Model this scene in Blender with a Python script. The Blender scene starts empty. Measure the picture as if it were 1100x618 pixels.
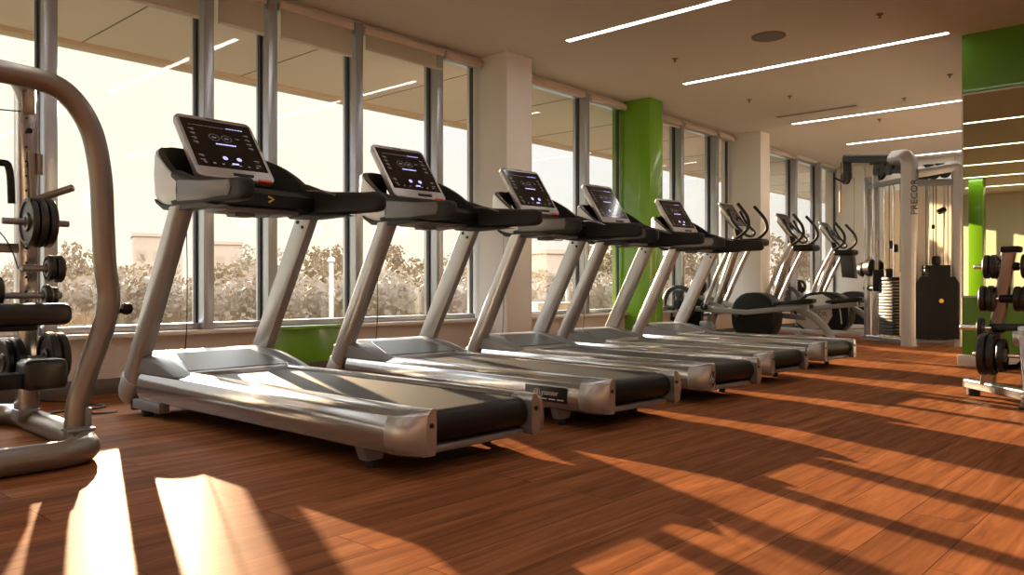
import bpy, bmesh, math, random
from mathutils import Vector, Matrix

random.seed(7)
SC = bpy.context.scene
COL = SC.collection
PI = math.pi
R = math.radians

# ------------------------------------------------------------------ materials
def new_mat(name):
    m = bpy.data.materials.new(name)
    m.use_nodes = True
    nt = m.node_tree
    b = nt.nodes.get('Principled BSDF')
    return m, nt, b

def pmat(name, col, rough=0.5, metal=0.0, coat=0.0, bump=0.0, bscale=60.0, var=0.0, vscale=8.0, emis=None, estr=0.0, spec=0.5):
    m, nt, b = new_mat(name)
    b.inputs['Base Color'].default_value = (*col, 1)
    b.inputs['Roughness'].default_value = rough
    b.inputs['Metallic'].default_value = metal
    b.inputs['Coat Weight'].default_value = coat
    b.inputs['Specular IOR Level'].default_value = spec
    tc = nt.nodes.new('ShaderNodeTexCoord')
    if var > 0:
        n = nt.nodes.new('ShaderNodeTexNoise'); n.inputs['Scale'].default_value = vscale
        n.inputs['Detail'].default_value = 4
        nt.links.new(tc.outputs['Object'], n.inputs['Vector'])
        mx = nt.nodes.new('ShaderNodeMix'); mx.data_type = 'RGBA'
        mx.inputs[6].default_value = (*[c * (1 - var) for c in col], 1)
        mx.inputs[7].default_value = (*[min(1, c * (1 + var)) for c in col], 1)
        nt.links.new(n.outputs['Fac'], mx.inputs[0])
        nt.links.new(mx.outputs[2], b.inputs['Base Color'])
    if bump > 0:
        n2 = nt.nodes.new('ShaderNodeTexNoise'); n2.inputs['Scale'].default_value = bscale
        nt.links.new(tc.outputs['Object'], n2.inputs['Vector'])
        bp = nt.nodes.new('ShaderNodeBump'); bp.inputs['Strength'].default_value = bump
        bp.inputs['Distance'].default_value = 0.01
        nt.links.new(n2.outputs['Fac'], bp.inputs['Height'])
        nt.links.new(bp.outputs['Normal'], b.inputs['Normal'])
    if emis:
        b.inputs['Emission Color'].default_value = (*emis, 1)
        b.inputs['Emission Strength'].default_value = estr
    return m

M = {}
M['silver'] = pmat('silver_paint', (0.41, 0.41, 0.415), 0.17, 0.80, coat=0.2)
M['silver_post'] = pmat('silver_post', (0.50, 0.50, 0.50), 0.32, 0.60, coat=0.15)
M['silver_matt'] = pmat('silver_matt', (0.46, 0.44, 0.43), 0.42, 0.6, bump=0.02, bscale=700)
M['silver_dull'] = pmat('silver_dull', (0.25, 0.25, 0.255), 0.42, 0.5)
M['polished'] = pmat('polished_metal', (0.42, 0.42, 0.43), 0.27, 0.72, bump=0.015, bscale=40)
M['chrome'] = pmat('chrome', (0.75, 0.73, 0.70), 0.12, 1.0)
M['white_shell'] = pmat('white_shell', (0.66, 0.65, 0.64), 0.35, 0.2, coat=0.2)
M['frame_warm'] = pmat('frame_metal', (0.23, 0.195, 0.165), 0.36, 0.6, coat=0.15)
M['black'] = pmat('black_plastic', (0.005, 0.0048, 0.0046), 0.42, bump=0.05, bscale=400, spec=0.25)
M['black_soft'] = pmat('black_grip', (0.013, 0.012, 0.011), 0.55, bump=0.12, bscale=500, spec=0.35)
M['charcoal'] = pmat('charcoal_plastic', (0.025, 0.024, 0.023), 0.45, bump=0.05, bscale=400)
M['grey_panel'] = pmat('grey_panel', (0.15, 0.145, 0.14), 0.42, 0.3)
M['iron'] = pmat('cast_iron', (0.008, 0.0075, 0.007), 0.38, 0.0, bump=0.1, bscale=250)
M['vinyl'] = pmat('black_vinyl', (0.010, 0.009, 0.008), 0.38, bump=0.08, bscale=180)
M['screen'] = pmat('screen_glass', (0.006, 0.005, 0.005), 0.12, coat=0.2)
M['icon_dim'] = pmat('icon_dim', (0.12, 0.11, 0.10), 0.5, emis=(0.55, 0.5, 0.5), estr=0.10)
M['icon_lit'] = pmat('icon_lit', (0.2, 0.2, 0.3), 0.5, emis=(0.5, 0.48, 1.0), estr=0.75)
M['logo_dark'] = pmat('logo_dark', (0.05, 0.045, 0.04), 0.5)
M['logo_white'] = pmat('logo_white', (0.75, 0.74, 0.72), 0.5)
M['yellow'] = pmat('yellow_plastic', (0.80, 0.55, 0.05), 0.4)
M['red'] = pmat('red_plastic', (0.65, 0.06, 0.02), 0.4)
M['wall_cream'] = pmat('cream_wall', (0.60, 0.50, 0.43), 0.75, var=0.04, vscale=3, bump=0.03, bscale=200)
M['wall_white'] = pmat('white_wall', (0.70, 0.70, 0.67), 0.7, var=0.03, vscale=3, bump=0.03, bscale=200)
M['sill_white'] = pmat('white_sill', (0.70, 0.64, 0.58), 0.4)
M['column_white'] = pmat('white_column', (0.78, 0.75, 0.72), 0.65, var=0.03, vscale=2, bump=0.03, bscale=200)
M['green'] = pmat('green_gloss', (0.16, 0.37, 0.015), 0.25, coat=0.4, var=0.03, vscale=2)
M['green_wall'] = pmat('green_wall', (0.085, 0.235, 0.006), 0.35, coat=0.2, var=0.03, vscale=2)
M['ceiling'] = pmat('ceiling_paint', (0.66, 0.61, 0.555), 0.8, var=0.02, vscale=2)
M['baseboard'] = pmat('brown_baseboard', (0.10, 0.075, 0.06), 0.5)
M['alu'] = pmat('window_aluminium', (0.46, 0.48, 0.52), 0.33, 0.75)
M['gasket'] = pmat('window_gasket', (0.02, 0.02, 0.022), 0.5)
M['soffit'] = pmat('soffit_panel', (0.60, 0.51, 0.44), 0.7, var=0.03, vscale=1.0)
M['soffit_edge'] = pmat('soffit_edge', (0.48, 0.36, 0.26), 0.6)
M['seam'] = pmat('dark_seam', (0.16, 0.13, 0.11), 0.8)
M['vent'] = pmat('vent_grey', (0.20, 0.17, 0.13), 0.7)
M['cable'] = pmat('black_cable', (0.012, 0.012, 0.012), 0.45)
M['building_a'] = pmat('tan_building', (0.20, 0.14, 0.105), 0.8, var=0.08, vscale=0.6)
M['building_win'] = pmat('building_window', (0.15, 0.105, 0.08), 0.7)
M['bark'] = pmat('bark', (0.12, 0.08, 0.05), 0.9, var=0.2)
M['pole_white'] = pmat('pale_pole', (0.28, 0.25, 0.22), 0.5)
M['shroud_back'] = pmat('shroud_panel', (0.58, 0.50, 0.41), 0.42, coat=0.2)
M['foot'] = pmat('rubber_foot', (0.015, 0.014, 0.013), 0.7)
M['ledge_wood'] = pmat('pale_edge', (0.6, 0.56, 0.5), 0.5)

def belt_mat():
    m, nt, b = new_mat('running_belt')
    b.inputs['Base Color'].default_value = (0.009, 0.0075, 0.0065, 1)
    b.inputs['Roughness'].default_value = 0.46
    b.inputs['Specular IOR Level'].default_value = 0.24
    tc = nt.nodes.new('ShaderNodeTexCoord')
    n = nt.nodes.new('ShaderNodeTexNoise'); n.inputs['Scale'].default_value = 350
    nt.links.new(tc.outputs['Object'], n.inputs['Vector'])
    bp = nt.nodes.new('ShaderNodeBump'); bp.inputs['Strength'].default_value = 0.12; bp.inputs['Distance'].default_value = 0.004
    nt.links.new(n.outputs['Fac'], bp.inputs['Height']); nt.links.new(bp.outputs['Normal'], b.inputs['Normal'])
    return m
M['belt'] = belt_mat()

def floor_mat():
    m, nt, b = new_mat('wood_floor')
    N, L = nt.nodes, nt.links
    tc = N.new('ShaderNodeTexCoord')
    br = N.new('ShaderNodeTexBrick')
    br.inputs['Scale'].default_value = 1.0
    br.inputs['Brick Width'].default_value = 1.35
    br.inputs['Row Height'].default_value = 0.19
    br.inputs['Mortar Size'].default_value = 0.0016
    br.inputs['Mortar Smooth'].default_value = 0.2
    br.inputs['Bias'].default_value = 0.0
    br.offset = 0.37
    br.inputs['Color1'].default_value = (0.0, 0.0, 0.0, 1)
    br.inputs['Color2'].default_value = (1.0, 1.0, 1.0, 1)
    br.inputs['Mortar'].default_value = (0.5, 0.5, 0.5, 1)
    L.new(tc.outputs['Object'], br.inputs['Vector'])
    mp = N.new('ShaderNodeMapping'); mp.inputs['Scale'].default_value = (1.1, 16, 1)
    L.new(tc.outputs['Object'], mp.inputs['Vector'])
    # shift the grain per plank
    add = N.new('ShaderNodeVectorMath'); add.operation = 'MULTIPLY_ADD'
    L.new(br.outputs['Color'], add.inputs[0]); add.inputs[1].default_value = (7, 13, 3)
    L.new(mp.outputs['Vector'], add.inputs[2])
    n1 = N.new('ShaderNodeTexNoise'); n1.inputs['Scale'].default_value = 1.6; n1.inputs['Detail'].default_value = 7
    n1.inputs['Roughness'].default_value = 0.62; n1.inputs['Distortion'].default_value = 0.6
    L.new(add.outputs[0], n1.inputs['Vector'])
    cr = N.new('ShaderNodeValToRGB')
    e = cr.color_ramp.elements
    e[0].position = 0.28; e[0].color = (0.125, 0.045, 0.018, 1)
    e[1].position = 0.72; e[1].color = (0.335, 0.135, 0.055, 1)
    e2 = cr.color_ramp.elements.new(0.5); e2.color = (0.240, 0.088, 0.034, 1)
    L.new(n1.outputs['Fac'], cr.inputs['Fac'])
    # plank to plank tone
    hs = N.new('ShaderNodeHueSaturation')
    mr = N.new('ShaderNodeMapRange'); mr.inputs['To Min'].default_value = 0.80; mr.inputs['To Max'].default_value = 1.18
    L.new(br.outputs['Color'], mr.inputs['Value']); L.new(mr.outputs['Result'], hs.inputs['Value'])
    L.new(cr.outputs['Color'], hs.inputs['Color'])
    # seams
    mx = N.new('ShaderNodeMix'); mx.data_type = 'RGBA'
    L.new(br.outputs['Fac'], mx.inputs[0]); L.new(hs.outputs['Color'], mx.inputs[6])
    mx.inputs[7].default_value = (0.06, 0.022, 0.010, 1)
    L.new(mx.outputs[2], b.inputs['Base Color'])
    b.inputs['Roughness'].default_value = 0.30
    mr2 = N.new('ShaderNodeMapRange'); mr2.inputs['To Min'].default_value = 0.44; mr2.inputs['To Max'].default_value = 0.56
    L.new(n1.outputs['Fac'], mr2.inputs['Value']); L.new(mr2.outputs['Result'], b.inputs['Roughness'])
    bp = N.new('ShaderNodeBump'); bp.inputs['Strength'].default_value = 0.10; bp.inputs['Distance'].default_value = 0.004
    L.new(n1.outputs['Fac'], bp.inputs['Height']); L.new(bp.outputs['Normal'], b.inputs['Normal'])
    # matt lacquer: mostly diffuse with a weak sheen
    df = N.new('ShaderNodeBsdfDiffuse'); L.new(mx.outputs[2], df.inputs['Color']); L.new(bp.outputs['Normal'], df.inputs['Normal'])
    gl = N.new('ShaderNodeBsdfGlossy'); gl.inputs['Color'].default_value = (0.95, 0.93, 0.92, 1); gl.inputs['Roughness'].default_value = 0.36
    L.new(bp.outputs['Normal'], gl.inputs['Normal'])
    ms = N.new('ShaderNodeMixShader'); ms.inputs[0].default_value = 0.022
    L.new(df.outputs[0], ms.inputs[1]); L.new(gl.outputs[0], ms.inputs[2])
    L.new(ms.outputs[0], N.get('Material Output').inputs['Surface']); N.remove(b)
    return m
M['floor'] = floor_mat()

def glass_mat():
    m, nt, b = new_mat('window_glass')
    N, L = nt.nodes, nt.links
    N.remove(b)
    out = N.get('Material Output')
    tr = N.new('ShaderNodeBsdfTransparent'); tr.inputs['Color'].default_value = (0.965, 0.975, 0.965, 1)
    gl = N.new('ShaderNodeBsdfGlossy'); gl.inputs['Roughness'].default_value = 0.0
    ge = N.new('ShaderNodeNewGeometry')
    dt = N.new('ShaderNodeVectorMath'); dt.operation = 'DOT_PRODUCT'
    L.new(ge.outputs['Incoming'], dt.inputs[0]); L.new(ge.outputs['True Normal'], dt.inputs[1])
    ab = N.new('ShaderNodeMath'); ab.operation = 'ABSOLUTE'; L.new(dt.outputs['Value'], ab.inputs[0])
    om = N.new('ShaderNodeMath'); om.operation = 'SUBTRACT'; om.inputs[0].default_value = 1.0; L.new(ab.outputs[0], om.inputs[1])
    pw = N.new('ShaderNodeMath'); pw.operation = 'POWER'; pw.inputs[1].default_value = 5.0; L.new(om.outputs[0], pw.inputs[0])
    mr = N.new('ShaderNodeMath'); mr.operation = 'MULTIPLY_ADD'; mr.inputs[1].default_value = 0.9; mr.inputs[2].default_value = 0.045
    mr.use_clamp = True
    L.new(pw.outputs[0], mr.inputs[0])
    mx = N.new('ShaderNodeMixShader'); L.new(mr.outputs[0], mx.inputs[0]); L.new(tr.outputs[0], mx.inputs[1]); L.new(gl.outputs[0], mx.inputs[2])
    # a thin film of dust and dried drops that scatters daylight, thicker near the bottom of the pane
    tl = N.new('ShaderNodeBsdfTranslucent'); tl.inputs['Color'].default_value = (0.85, 0.74, 0.60, 1)
    tc = N.new('ShaderNodeTexCoord')
    sx = N.new('ShaderNodeSeparateXYZ'); L.new(tc.outputs['Object'], sx.inputs[0])
    m1 = N.new('ShaderNodeMapRange'); m1.inputs['From Min'].default_value = 0.4; m1.inputs['From Max'].default_value = 1.5
    m1.inputs['To Min'].default_value = 0.030; m1.inputs['To Max'].default_value = 0.006
    L.new(sx.outputs['Z'], m1.inputs['Value'])
    vo = N.new('ShaderNodeTexVoronoi'); vo.inputs['Scale'].default_value = 38
    L.new(tc.outputs['Object'], vo.inputs['Vector'])
    lt = N.new('ShaderNodeMath'); lt.operation = 'LESS_THAN'; lt.inputs[1].default_value = 0.16
    L.new(vo.outputs['Distance'], lt.inputs[0])
    nz = N.new('ShaderNodeTexNoise'); nz.inputs['Scale'].default_value = 3.0; nz.inputs['Detail'].default_value = 5
    L.new(tc.outputs['Object'], nz.inputs['Vector'])
    ad = N.new('ShaderNodeMath'); ad.operation = 'MULTIPLY_ADD'; ad.inputs[1].default_value = 0.9
    L.new(lt.outputs[0], ad.inputs[0]); L.new(nz.outputs['Fac'], ad.inputs[2])
    ml = N.new('ShaderNodeMath'); ml.operation = 'MULTIPLY'; L.new(ad.outputs[0], ml.inputs[0]); L.new(m1.outputs[0], ml.inputs[1])
    mx2 = N.new('ShaderNodeMixShader'); L.new(ml.outputs[0], mx2.inputs[0]); L.new(mx.outputs[0], mx2.inputs[1]); L.new(tl.outputs[0], mx2.inputs[2])
    L.new(mx2.outputs[0], out.inputs['Surface'])
    return m
M['glass'] = glass_mat()

def blind_mat():
    m, nt, b = new_mat('blind_fabric')
    N, L = nt.nodes, nt.links
    b.inputs['Base Color'].default_value = (0.62, 0.54, 0.46, 1); b.inputs['Roughness'].default_value = 0.85
    tl = N.new('ShaderNodeBsdfTranslucent'); tl.inputs['Color'].default_value = (0.80, 0.72, 0.62, 1)
    mx = N.new('ShaderNodeMixShader'); mx.inputs[0].default_value = 0.55
    out = N.get('Material Output')
    L.new(b.outputs[0], mx.inputs[1]); L.new(tl.outputs[0], mx.inputs[2]); L.new(mx.outputs[0], out.inputs['Surface'])
    tc = N.new('ShaderNodeTexCoord'); w = N.new('ShaderNodeTexWave'); w.inputs['Scale'].default_value = 120; w.bands_direction = 'Z'
    L.new(tc.outputs['Object'], w.inputs['Vector'])
    bp = N.new('ShaderNodeBump'); bp.inputs['Strength'].default_value = 0.05; L.new(w.outputs['Fac'], bp.inputs['Height']); L.new(bp.outputs['Normal'], b.inputs['Normal'])
    return m
M['blind'] = blind_mat()

def shroud_mat():
    m, nt, b = new_mat('frosted_shroud')
    N, L = nt.nodes, nt.links
    b.inputs['Base Color'].default_value = (0.66, 0.62, 0.56, 1); b.inputs['Roughness'].default_value = 0.35
    tl = N.new('ShaderNodeBsdfTranslucent'); tl.inputs['Color'].default_value = (0.88, 0.83, 0.74, 1)
    mx = N.new('ShaderNodeMixShader'); mx.inputs[0].default_value = 0.65
    out = N.get('Material Output')
    L.new(b.outputs[0], mx.inputs[1]); L.new(tl.outputs[0], mx.inputs[2]); L.new(mx.outputs[0], out.inputs['Surface'])
    return m
M['shroud'] = shroud_mat()

def mirror_mat():
    m, nt, b = new_mat('mirror_glass')
    b.inputs['Base Color'].default_value = (0.62, 0.67, 0.47, 1); b.inputs['Metallic'].default_value = 1.0; b.inputs['Roughness'].default_value = 0.01
    return m
M['mirror'] = mirror_mat()

def leaf_mat(name, c):
    m, nt, b = new_mat(name)
    N, L = nt.nodes, nt.links
    b.inputs['Base Color'].default_value = (*c, 1); b.inputs['Roughness'].default_value = 0.7
    tl = N.new('ShaderNodeBsdfTranslucent'); tl.inputs['Color'].default_value = (c[0] * 1.35, c[1] * 1.5, c[2] * 1.25, 1)
    mx = N.new('ShaderNodeMixShader'); mx.inputs[0].default_value = 0.40
    out = N.get('Material Output')
    L.new(b.outputs[0], mx.inputs[1]); L.new(tl.outputs[0], mx.inputs[2]); L.new(mx.outputs[0], out.inputs['Surface'])
    return m
M['leaf_a'] = leaf_mat('leaf_olive', (0.034, 0.023, 0.010))
M['leaf_b'] = leaf_mat('leaf_brown', (0.042, 0.024, 0.011))

def ground_mat():
    m, nt, b = new_mat('dry_grass')
    N, L = nt.nodes, nt.links
    tc = N.new('ShaderNodeTexCoord'); n = N.new('ShaderNodeTexNoise'); n.inputs['Scale'].default_value = 0.8; n.inputs['Detail'].default_value = 8
    L.new(tc.outputs['Object'], n.inputs['Vector'])
    cr = N.new('ShaderNodeValToRGB'); e = cr.color_ramp.elements
    e[0].position = 0.35; e[0].color = (0.025, 0.027, 0.013, 1); e[1].position = 0.7; e[1].color = (0.06, 0.052, 0.032, 1)
    L.new(n.outputs['Fac'], cr.inputs['Fac']); L.new(cr.outputs['Color'], b.inputs['Base Color']); b.inputs['Roughness'].default_value = 0.9
    return m
M['ground'] = ground_mat()

def light_mat():
    m, nt, b = new_mat('light_diffuser')
    b.inputs['Base Color'].default_value = (0.9, 0.88, 0.82, 1)
    b.inputs['Emission Color'].default_value = (1.0, 0.97, 0.92, 1); b.inputs['Emission Strength'].default_value = 8.5
    return m
M['light'] = light_mat()

# ------------------------------------------------------------------ mesh helpers
def BM():
    return bmesh.new()

def merge(bm, tmp, mat4=None):
    if mat4 is not None:
        bmesh.ops.transform(tmp, matrix=mat4, verts=tmp.verts)
    me = bpy.data.meshes.new('tmp'); tmp.to_mesh(me); tmp.free()
    bm.from_mesh(me); bpy.data.meshes.remove(me)

def box(bm, lo, hi, bev=0.0, seg=2, mat4=None):
    t = bmesh.new()
    bmesh.ops.create_cube(t, size=1.0)
    c = [(a + b) / 2 for a, b in zip(lo, hi)]; s = [abs(b - a) for a, b in zip(lo, hi)]
    bmesh.ops.scale(t, vec=s, verts=t.verts)
    if bev > 0:
        bmesh.ops.bevel(t, geom=list(t.edges), offset=min(bev, min(s) * 0.49), segments=seg, affect='EDGES', profile=0.5)
    bmesh.ops.translate(t, vec=c, verts=t.verts)
    merge(bm, t, mat4)

def cat(pts, k=6):
    """Catmull-Rom through the points."""
    P = [Vector(p) for p in pts]
    if len(P) < 3: return P
    out = []
    for i in range(len(P) - 1):
        p0 = P[max(i - 1, 0)]; p1 = P[i]; p2 = P[i + 1]; p3 = P[min(i + 2, len(P) - 1)]
        for j in range(k):
            t = j / k
            out.append(0.5 * ((2 * p1) + (-p0 + p2) * t + (2 * p0 - 5 * p1 + 4 * p2 - p3) * t * t + (-p0 + 3 * p1 - 3 * p2 + p3) * t ** 3))
    out.append(P[-1])
    return out

def arcpath(pts, rad, k=6):
    """Polyline with rounded corners."""
    P = [Vector(p) for p in pts]
    out = [P[0]]
    for i in range(1, len(P) - 1):
        a, b, c = P[i - 1], P[i], P[i + 1]
        d1 = (a - b); d2 = (c - b)
        r = min(rad, d1.length * 0.49, d2.length * 0.49)
        p1 = b + d1.normalized() * r; p2 = b + d2.normalized() * r
        for j in range(k + 1):
            t = j / k
            out.append((1 - t) ** 2 * p1 + 2 * t * (1 - t) * b + t * t * p2)
    out.append(P[-1])
    return out

def tube(bm, pts, r, n=12, caps=True, sec=None, up=(0, 0, 1), closed=False):
    """Sweep a round (or sec = list of 2D points, unit scaled) section along the points."""
    P = [Vector(p) for p in pts]
    m = len(P)
    rs = r if isinstance(r, (list, tuple)) else [r] * m
    if sec is None:
        sec = [(math.cos(2 * PI * i / n), math.sin(2 * PI * i / n)) for i in range(n)]
    n = len(sec)
    T = []
    for i in range(m):
        if closed: d = P[(i + 1) % m] - P[i - 1]
        else: d = P[min(i + 1, m - 1)] - P[max(i - 1, 0)]
        T.append(d.normalized())
    u = Vector(up)
    if abs(u.dot(T[0])) > 0.95: u = Vector((1, 0, 0)) if abs(T[0].x) < 0.9 else Vector((0, 1, 0))
    nrm = (u - T[0] * u.dot(T[0])).normalized()
    rings = []
    for i in range(m):
        nrm = (nrm - T[i] * nrm.dot(T[i])).normalized()
        bn = T[i].cross(nrm)
        rings.append([bm.verts.new(P[i] + bn * (sx * rs[i]) + nrm * (sy * rs[i])) for sx, sy in sec])
    lim = m if closed else m - 1
    for i in range(lim):
        A, B = rings[i], rings[(i + 1) % m]
        for j in range(n):
            bm.faces.new((A[j], A[(j + 1) % n], B[(j + 1) % n], B[j]))
    if caps and not closed:
        bm.faces.new(list(reversed(rings[0]))); bm.faces.new(rings[-1])

def rsec(hx, hy, r, k=4):
    """rounded rectangle section, half sizes hx, hy"""
    out = []
    for cx, cy, a0 in ((hx - r, hy - r, 0), (-hx + r, hy - r, 90), (-hx + r, -hy + r, 180), (hx - r, -hy + r, 270)):
        for j in range(k + 1):
            a = R(a0 + 90 * j / k)
            out.append((cx + r * math.cos(a), cy + r * math.sin(a)))
    return out

def lathe(bm, prof, n=24, axis='z', loc=(0, 0, 0), closed=False):
    """prof: list of (radius, height) swept round an axis."""
    rings = []
    for rr, h in prof:
        ring = []
        for i in range(n):
            a = 2 * PI * i / n
            x, y = rr * math.cos(a), rr * math.sin(a)
            p = {'z': (x, y, h), 'x': (h, x, y), 'y': (y, h, x)}[axis]
            ring.append(bm.verts.new(Vector(p) + Vector(loc)))
        rings.append(ring)
    m = len(rings)
    for i in range(m if closed else m - 1):
        A, B = rings[i], rings[(i + 1) % m]
        for j in range(n):
            bm.faces.new((A[j], A[(j + 1) % n], B[(j + 1) % n], B[j]))
    if not closed:
        if prof[0][0] > 1e-5: bm.faces.new(list(reversed(rings[0])))
        if prof[-1][0] > 1e-5: bm.faces.new(rings[-1])

def cyl(bm, p, q, r, n=16, bev=0.0):
    p, q = Vector(p), Vector(q)
    if bev > 0:
        d = (q - p).normalized()
        tube(bm, [p, p + d * 1e-4, p + d * bev, q - d * bev, q - d * 1e-4, q], [r - bev, r - bev, r, r, r - bev, r - bev], n)
    else:
        tube(bm, [p, q], r, n)

def prism(bm, poly, axis, a, b, bev=0.0, seg=2):
    """Extrude a 2D polygon along an axis from a to b."""
    t = bmesh.new()
    def mk(p, h):
        return {'x': (h, p[0], p[1]), 'y': (p[0], h, p[1]), 'z': (p[0], p[1], h)}[axis]
    A = [t.verts.new(mk(p, a)) for p in poly]; B = [t.verts.new(mk(p, b)) for p in poly]
    n = len(poly)
    fa = t.faces.new(A); fb = t.faces.new(list(reversed(B)))
    for i in range(n):
        t.faces.new((A[i], B[i], B[(i + 1) % n], A[(i + 1) % n]))
    bmesh.ops.recalc_face_normals(t, faces=t.faces)
    if bev > 0:
        ed = [e for e in t.edges if len(e.link_faces) == 2 and ((fa in e.link_faces) or (fb in e.link_faces))]
        bmesh.ops.bevel(t, geom=ed, offset=bev, segments=seg, affect='EDGES', profile=0.5)
    merge(bm, t)

def loft(bm, secs, caps=True, closed=True):
    rings = [[bm.verts.new(p) for p in s] for s in secs]
    n = len(rings[0])
    for i in range(len(rings) - 1):
        A, B = rings[i], rings[i + 1]
        for j in range(n if closed else n - 1):
            bm.faces.new((A[j], A[(j + 1) % n], B[(j + 1) % n], B[j]))
    if caps and closed:
        bm.faces.new(list(reversed(rings[0]))); bm.faces.new(rings[-1])

def obj(name, bm, mat, parent=None, angle=38, loc=None):
    bmesh.ops.remove_doubles(bm, verts=bm.verts, dist=1e-6)
    bmesh.ops.recalc_face_normals(bm, faces=bm.faces)
    me = bpy.data.meshes.new(name)
    bm.to_mesh(me); bm.free()
    for p in me.polygons: p.use_smooth = True
    me.set_sharp_from_angle(angle=R(angle))
    mats = mat if isinstance(mat, (list, tuple)) else [mat]
    for m in mats: me.materials.append(m)
    o = bpy.data.objects.new(name, me); COL.objects.link(o)
    if parent is not None: o.parent = parent
    if loc: o.location = loc
    return o

def tag(o, label, cate, group=None, kind=None):
    o['label'] = label; o['category'] = cate
    if group: o['group'] = group
    if kind: o['kind'] = kind
    return o

def thing(name, label, cate, loc=(0, 0, 0), rz=0.0, group=None):
    o = bpy.data.objects.new(name, None); COL.objects.link(o)
    o.empty_display_size = 0.1
    o.location = loc; o.rotation_euler = (0, 0, rz)
    return tag(o, label, cate, group)

def struct(name, bm, mat, parent=None, label=None, cate=None):
    o = obj(name, bm, mat, parent)
    if parent is None:
        o['kind'] = 'structure'
        if label: o['label'] = label
        if cate: o['category'] = cate
    return o

def copy_tree(o, parent=None):
    c = o.copy(); COL.objects.link(c)
    if parent is not None:
        c.parent = parent
    for ch in list(o.children): copy_tree(ch, c)
    return c

def text_into(bm, s, size, mat4, depth=0.0008, align='CENTER'):
    cu = bpy.data.curves.new('txt', 'FONT')
    cu.body = s; cu.size = size; cu.extrude = depth; cu.align_x = align; cu.align_y = 'CENTER'; cu.resolution_u = 2
    o = bpy.data.objects.new('txt', cu); COL.objects.link(o)
    dg = bpy.context.evaluated_depsgraph_get(); dg.update()
    me = bpy.data.meshes.new_from_object(o.evaluated_get(dg))
    me.transform(mat4)
    bm.from_mesh(me)
    bpy.data.meshes.remove(me); bpy.data.objects.remove(o); bpy.data.curves.remove(cu)

def frame_mat(origin, ex, ey):
    """matrix whose local x, y axes lie along ex, ey at origin"""
    ex = Vector(ex).normalized(); ey = Vector(ey).normalized(); ez = ex.cross(ey)
    return Matrix(((ex.x, ey.x, ez.x, origin[0]), (ex.y, ey.y, ez.y, origin[1]), (ex.z, ey.z, ez.z, origin[2]), (0, 0, 0, 1)))

# ------------------------------------------------------------------ camera
YAW = R(42.21)
cam = bpy.data.cameras.new('camera'); co = bpy.data.objects.new('camera', cam); COL.objects.link(co)
cam.sensor_fit = 'HORIZONTAL'; cam.sensor_width = 36.0; cam.lens = 36.0 * 855.0 / 1100.0
cam.clip_start = 0.05; cam.clip_end = 600
co.location = (0, 0, 0.71); co.rotation_euler = (R(90), 0, YAW - R(90))
SC.camera = co

# ------------------------------------------------------------------ the room
H = 3.0
YW = 5.56          # inner face of the window wall
XF = 15.4          # far wall
XB = -6.0          # wall behind the camera
YB = -3.5          # wall opposite the windows
XM = 8.1           # mirror wall
YM = 1.83

b = BM(); box(b, (XB, YB, -0.12), (XF, YW + 0.2, 0.0)); struct('floor', b, M['floor'])
b = BM(); box(b, (XB, YB, H), (XF, YW + 0.2, H + 0.2)); struct('ceiling', b, M['ceiling'])
b = BM(); box(b, (XF, YM, 0), (XF + 0.2, YW + 0.2, H))
struct('wall_far', b, M['wall_white'])
b = BM()
for k in range(5):
    y = 2.1 + k * 0.75
    box(b, (XF - 0.03, y, 0.1), (XF + 0.01, y + 0.72, H - 0.01), 0.006)
struct('trim_1', b, M['wall_white'])
b = BM(); box(b, (XB - 0.2, YB, 0), (XB, YW + 0.2, H)); struct('wall_near', b, M['wall_white'])
b = BM(); box(b, (XB, YB - 0.2, 0), (XM, YB, H)); struct('wall_back', b, M['wall_cream'])

# mirror wall: green above and below the mirror, block behind it
b = BM(); box(b, (XM, YB, 0), (XM + 0.06, YM, H)); struct('wall_mirror', b, M['green_wall'])
b = BM(); box(b, (XM + 0.06, YB, 0), (XF + 0.2, YM - 0.002, H)); struct('wall_side', b, M['wall_white'])
b = BM(); box(b, (XM - 0.03, YB, 0), (XM, YM + 0.03, 0.10), 0.004); struct('baseboard_mirror', b, M['sill_white'])
t = thing('wall_mirror_panel', 'tall wall mirror set into the green wall behind the weight plate tree', 'mirror', (XM, 0, 0))
b = BM(); box(b, (-0.012, YB + 0.02, 0.635), (-0.002, YM - 0.012, 2.45)); obj('mirror_glass', b, M['mirror'], t)
b = BM()
box(b, (-0.016, YM - 0.014, 0.62), (0, YM, 2.465)); box(b, (-0.016, YB, 2.448), (0, YM, 2.462)); box(b, (-0.016, YB, 0.62), (0, YM, 0.637))
obj('edge_strip', b, M['ledge_wood'], t)

# window wall below the glass
seg = [(XB, 3.30, 'wall_cream'), (3.30, 4.12, 'green'), (4.12, XF, 'wall_cream')]
for i, (x0, x1, mm) in enumerate(seg):
    b = BM(); box(b, (x0, YW, 0), (x1, YW + 0.2, 0.375)); struct('wall_window' if i == 0 else 'wall_window.%03d' % i, b, M[mm])
b = BM(); box(b, (XB, YW - 0.012, 0), (XF, YW, 0.105), 0.003); struct('baseboard_window', b, M['baseboard'])
for i, (x0, x1, mm) in enumerate([(XB, 3.30, 'sill_white'), (3.30, 4.12, 'green'), (4.12, XF, 'sill_white')]):
    b = BM(); box(b, (x0, YW - 0.05, 0.372), (x1, YW + 0.2, 0.405), 0.006); struct('trim_%d' % (i + 2), b, M[mm])
# ceiling upstand over the windows
b = BM(); box(b, (XB, YW + 0.02, 2.955), (XF, YW + 0.2, H)); struct('trim_5', b, M['wall_white'])

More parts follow.
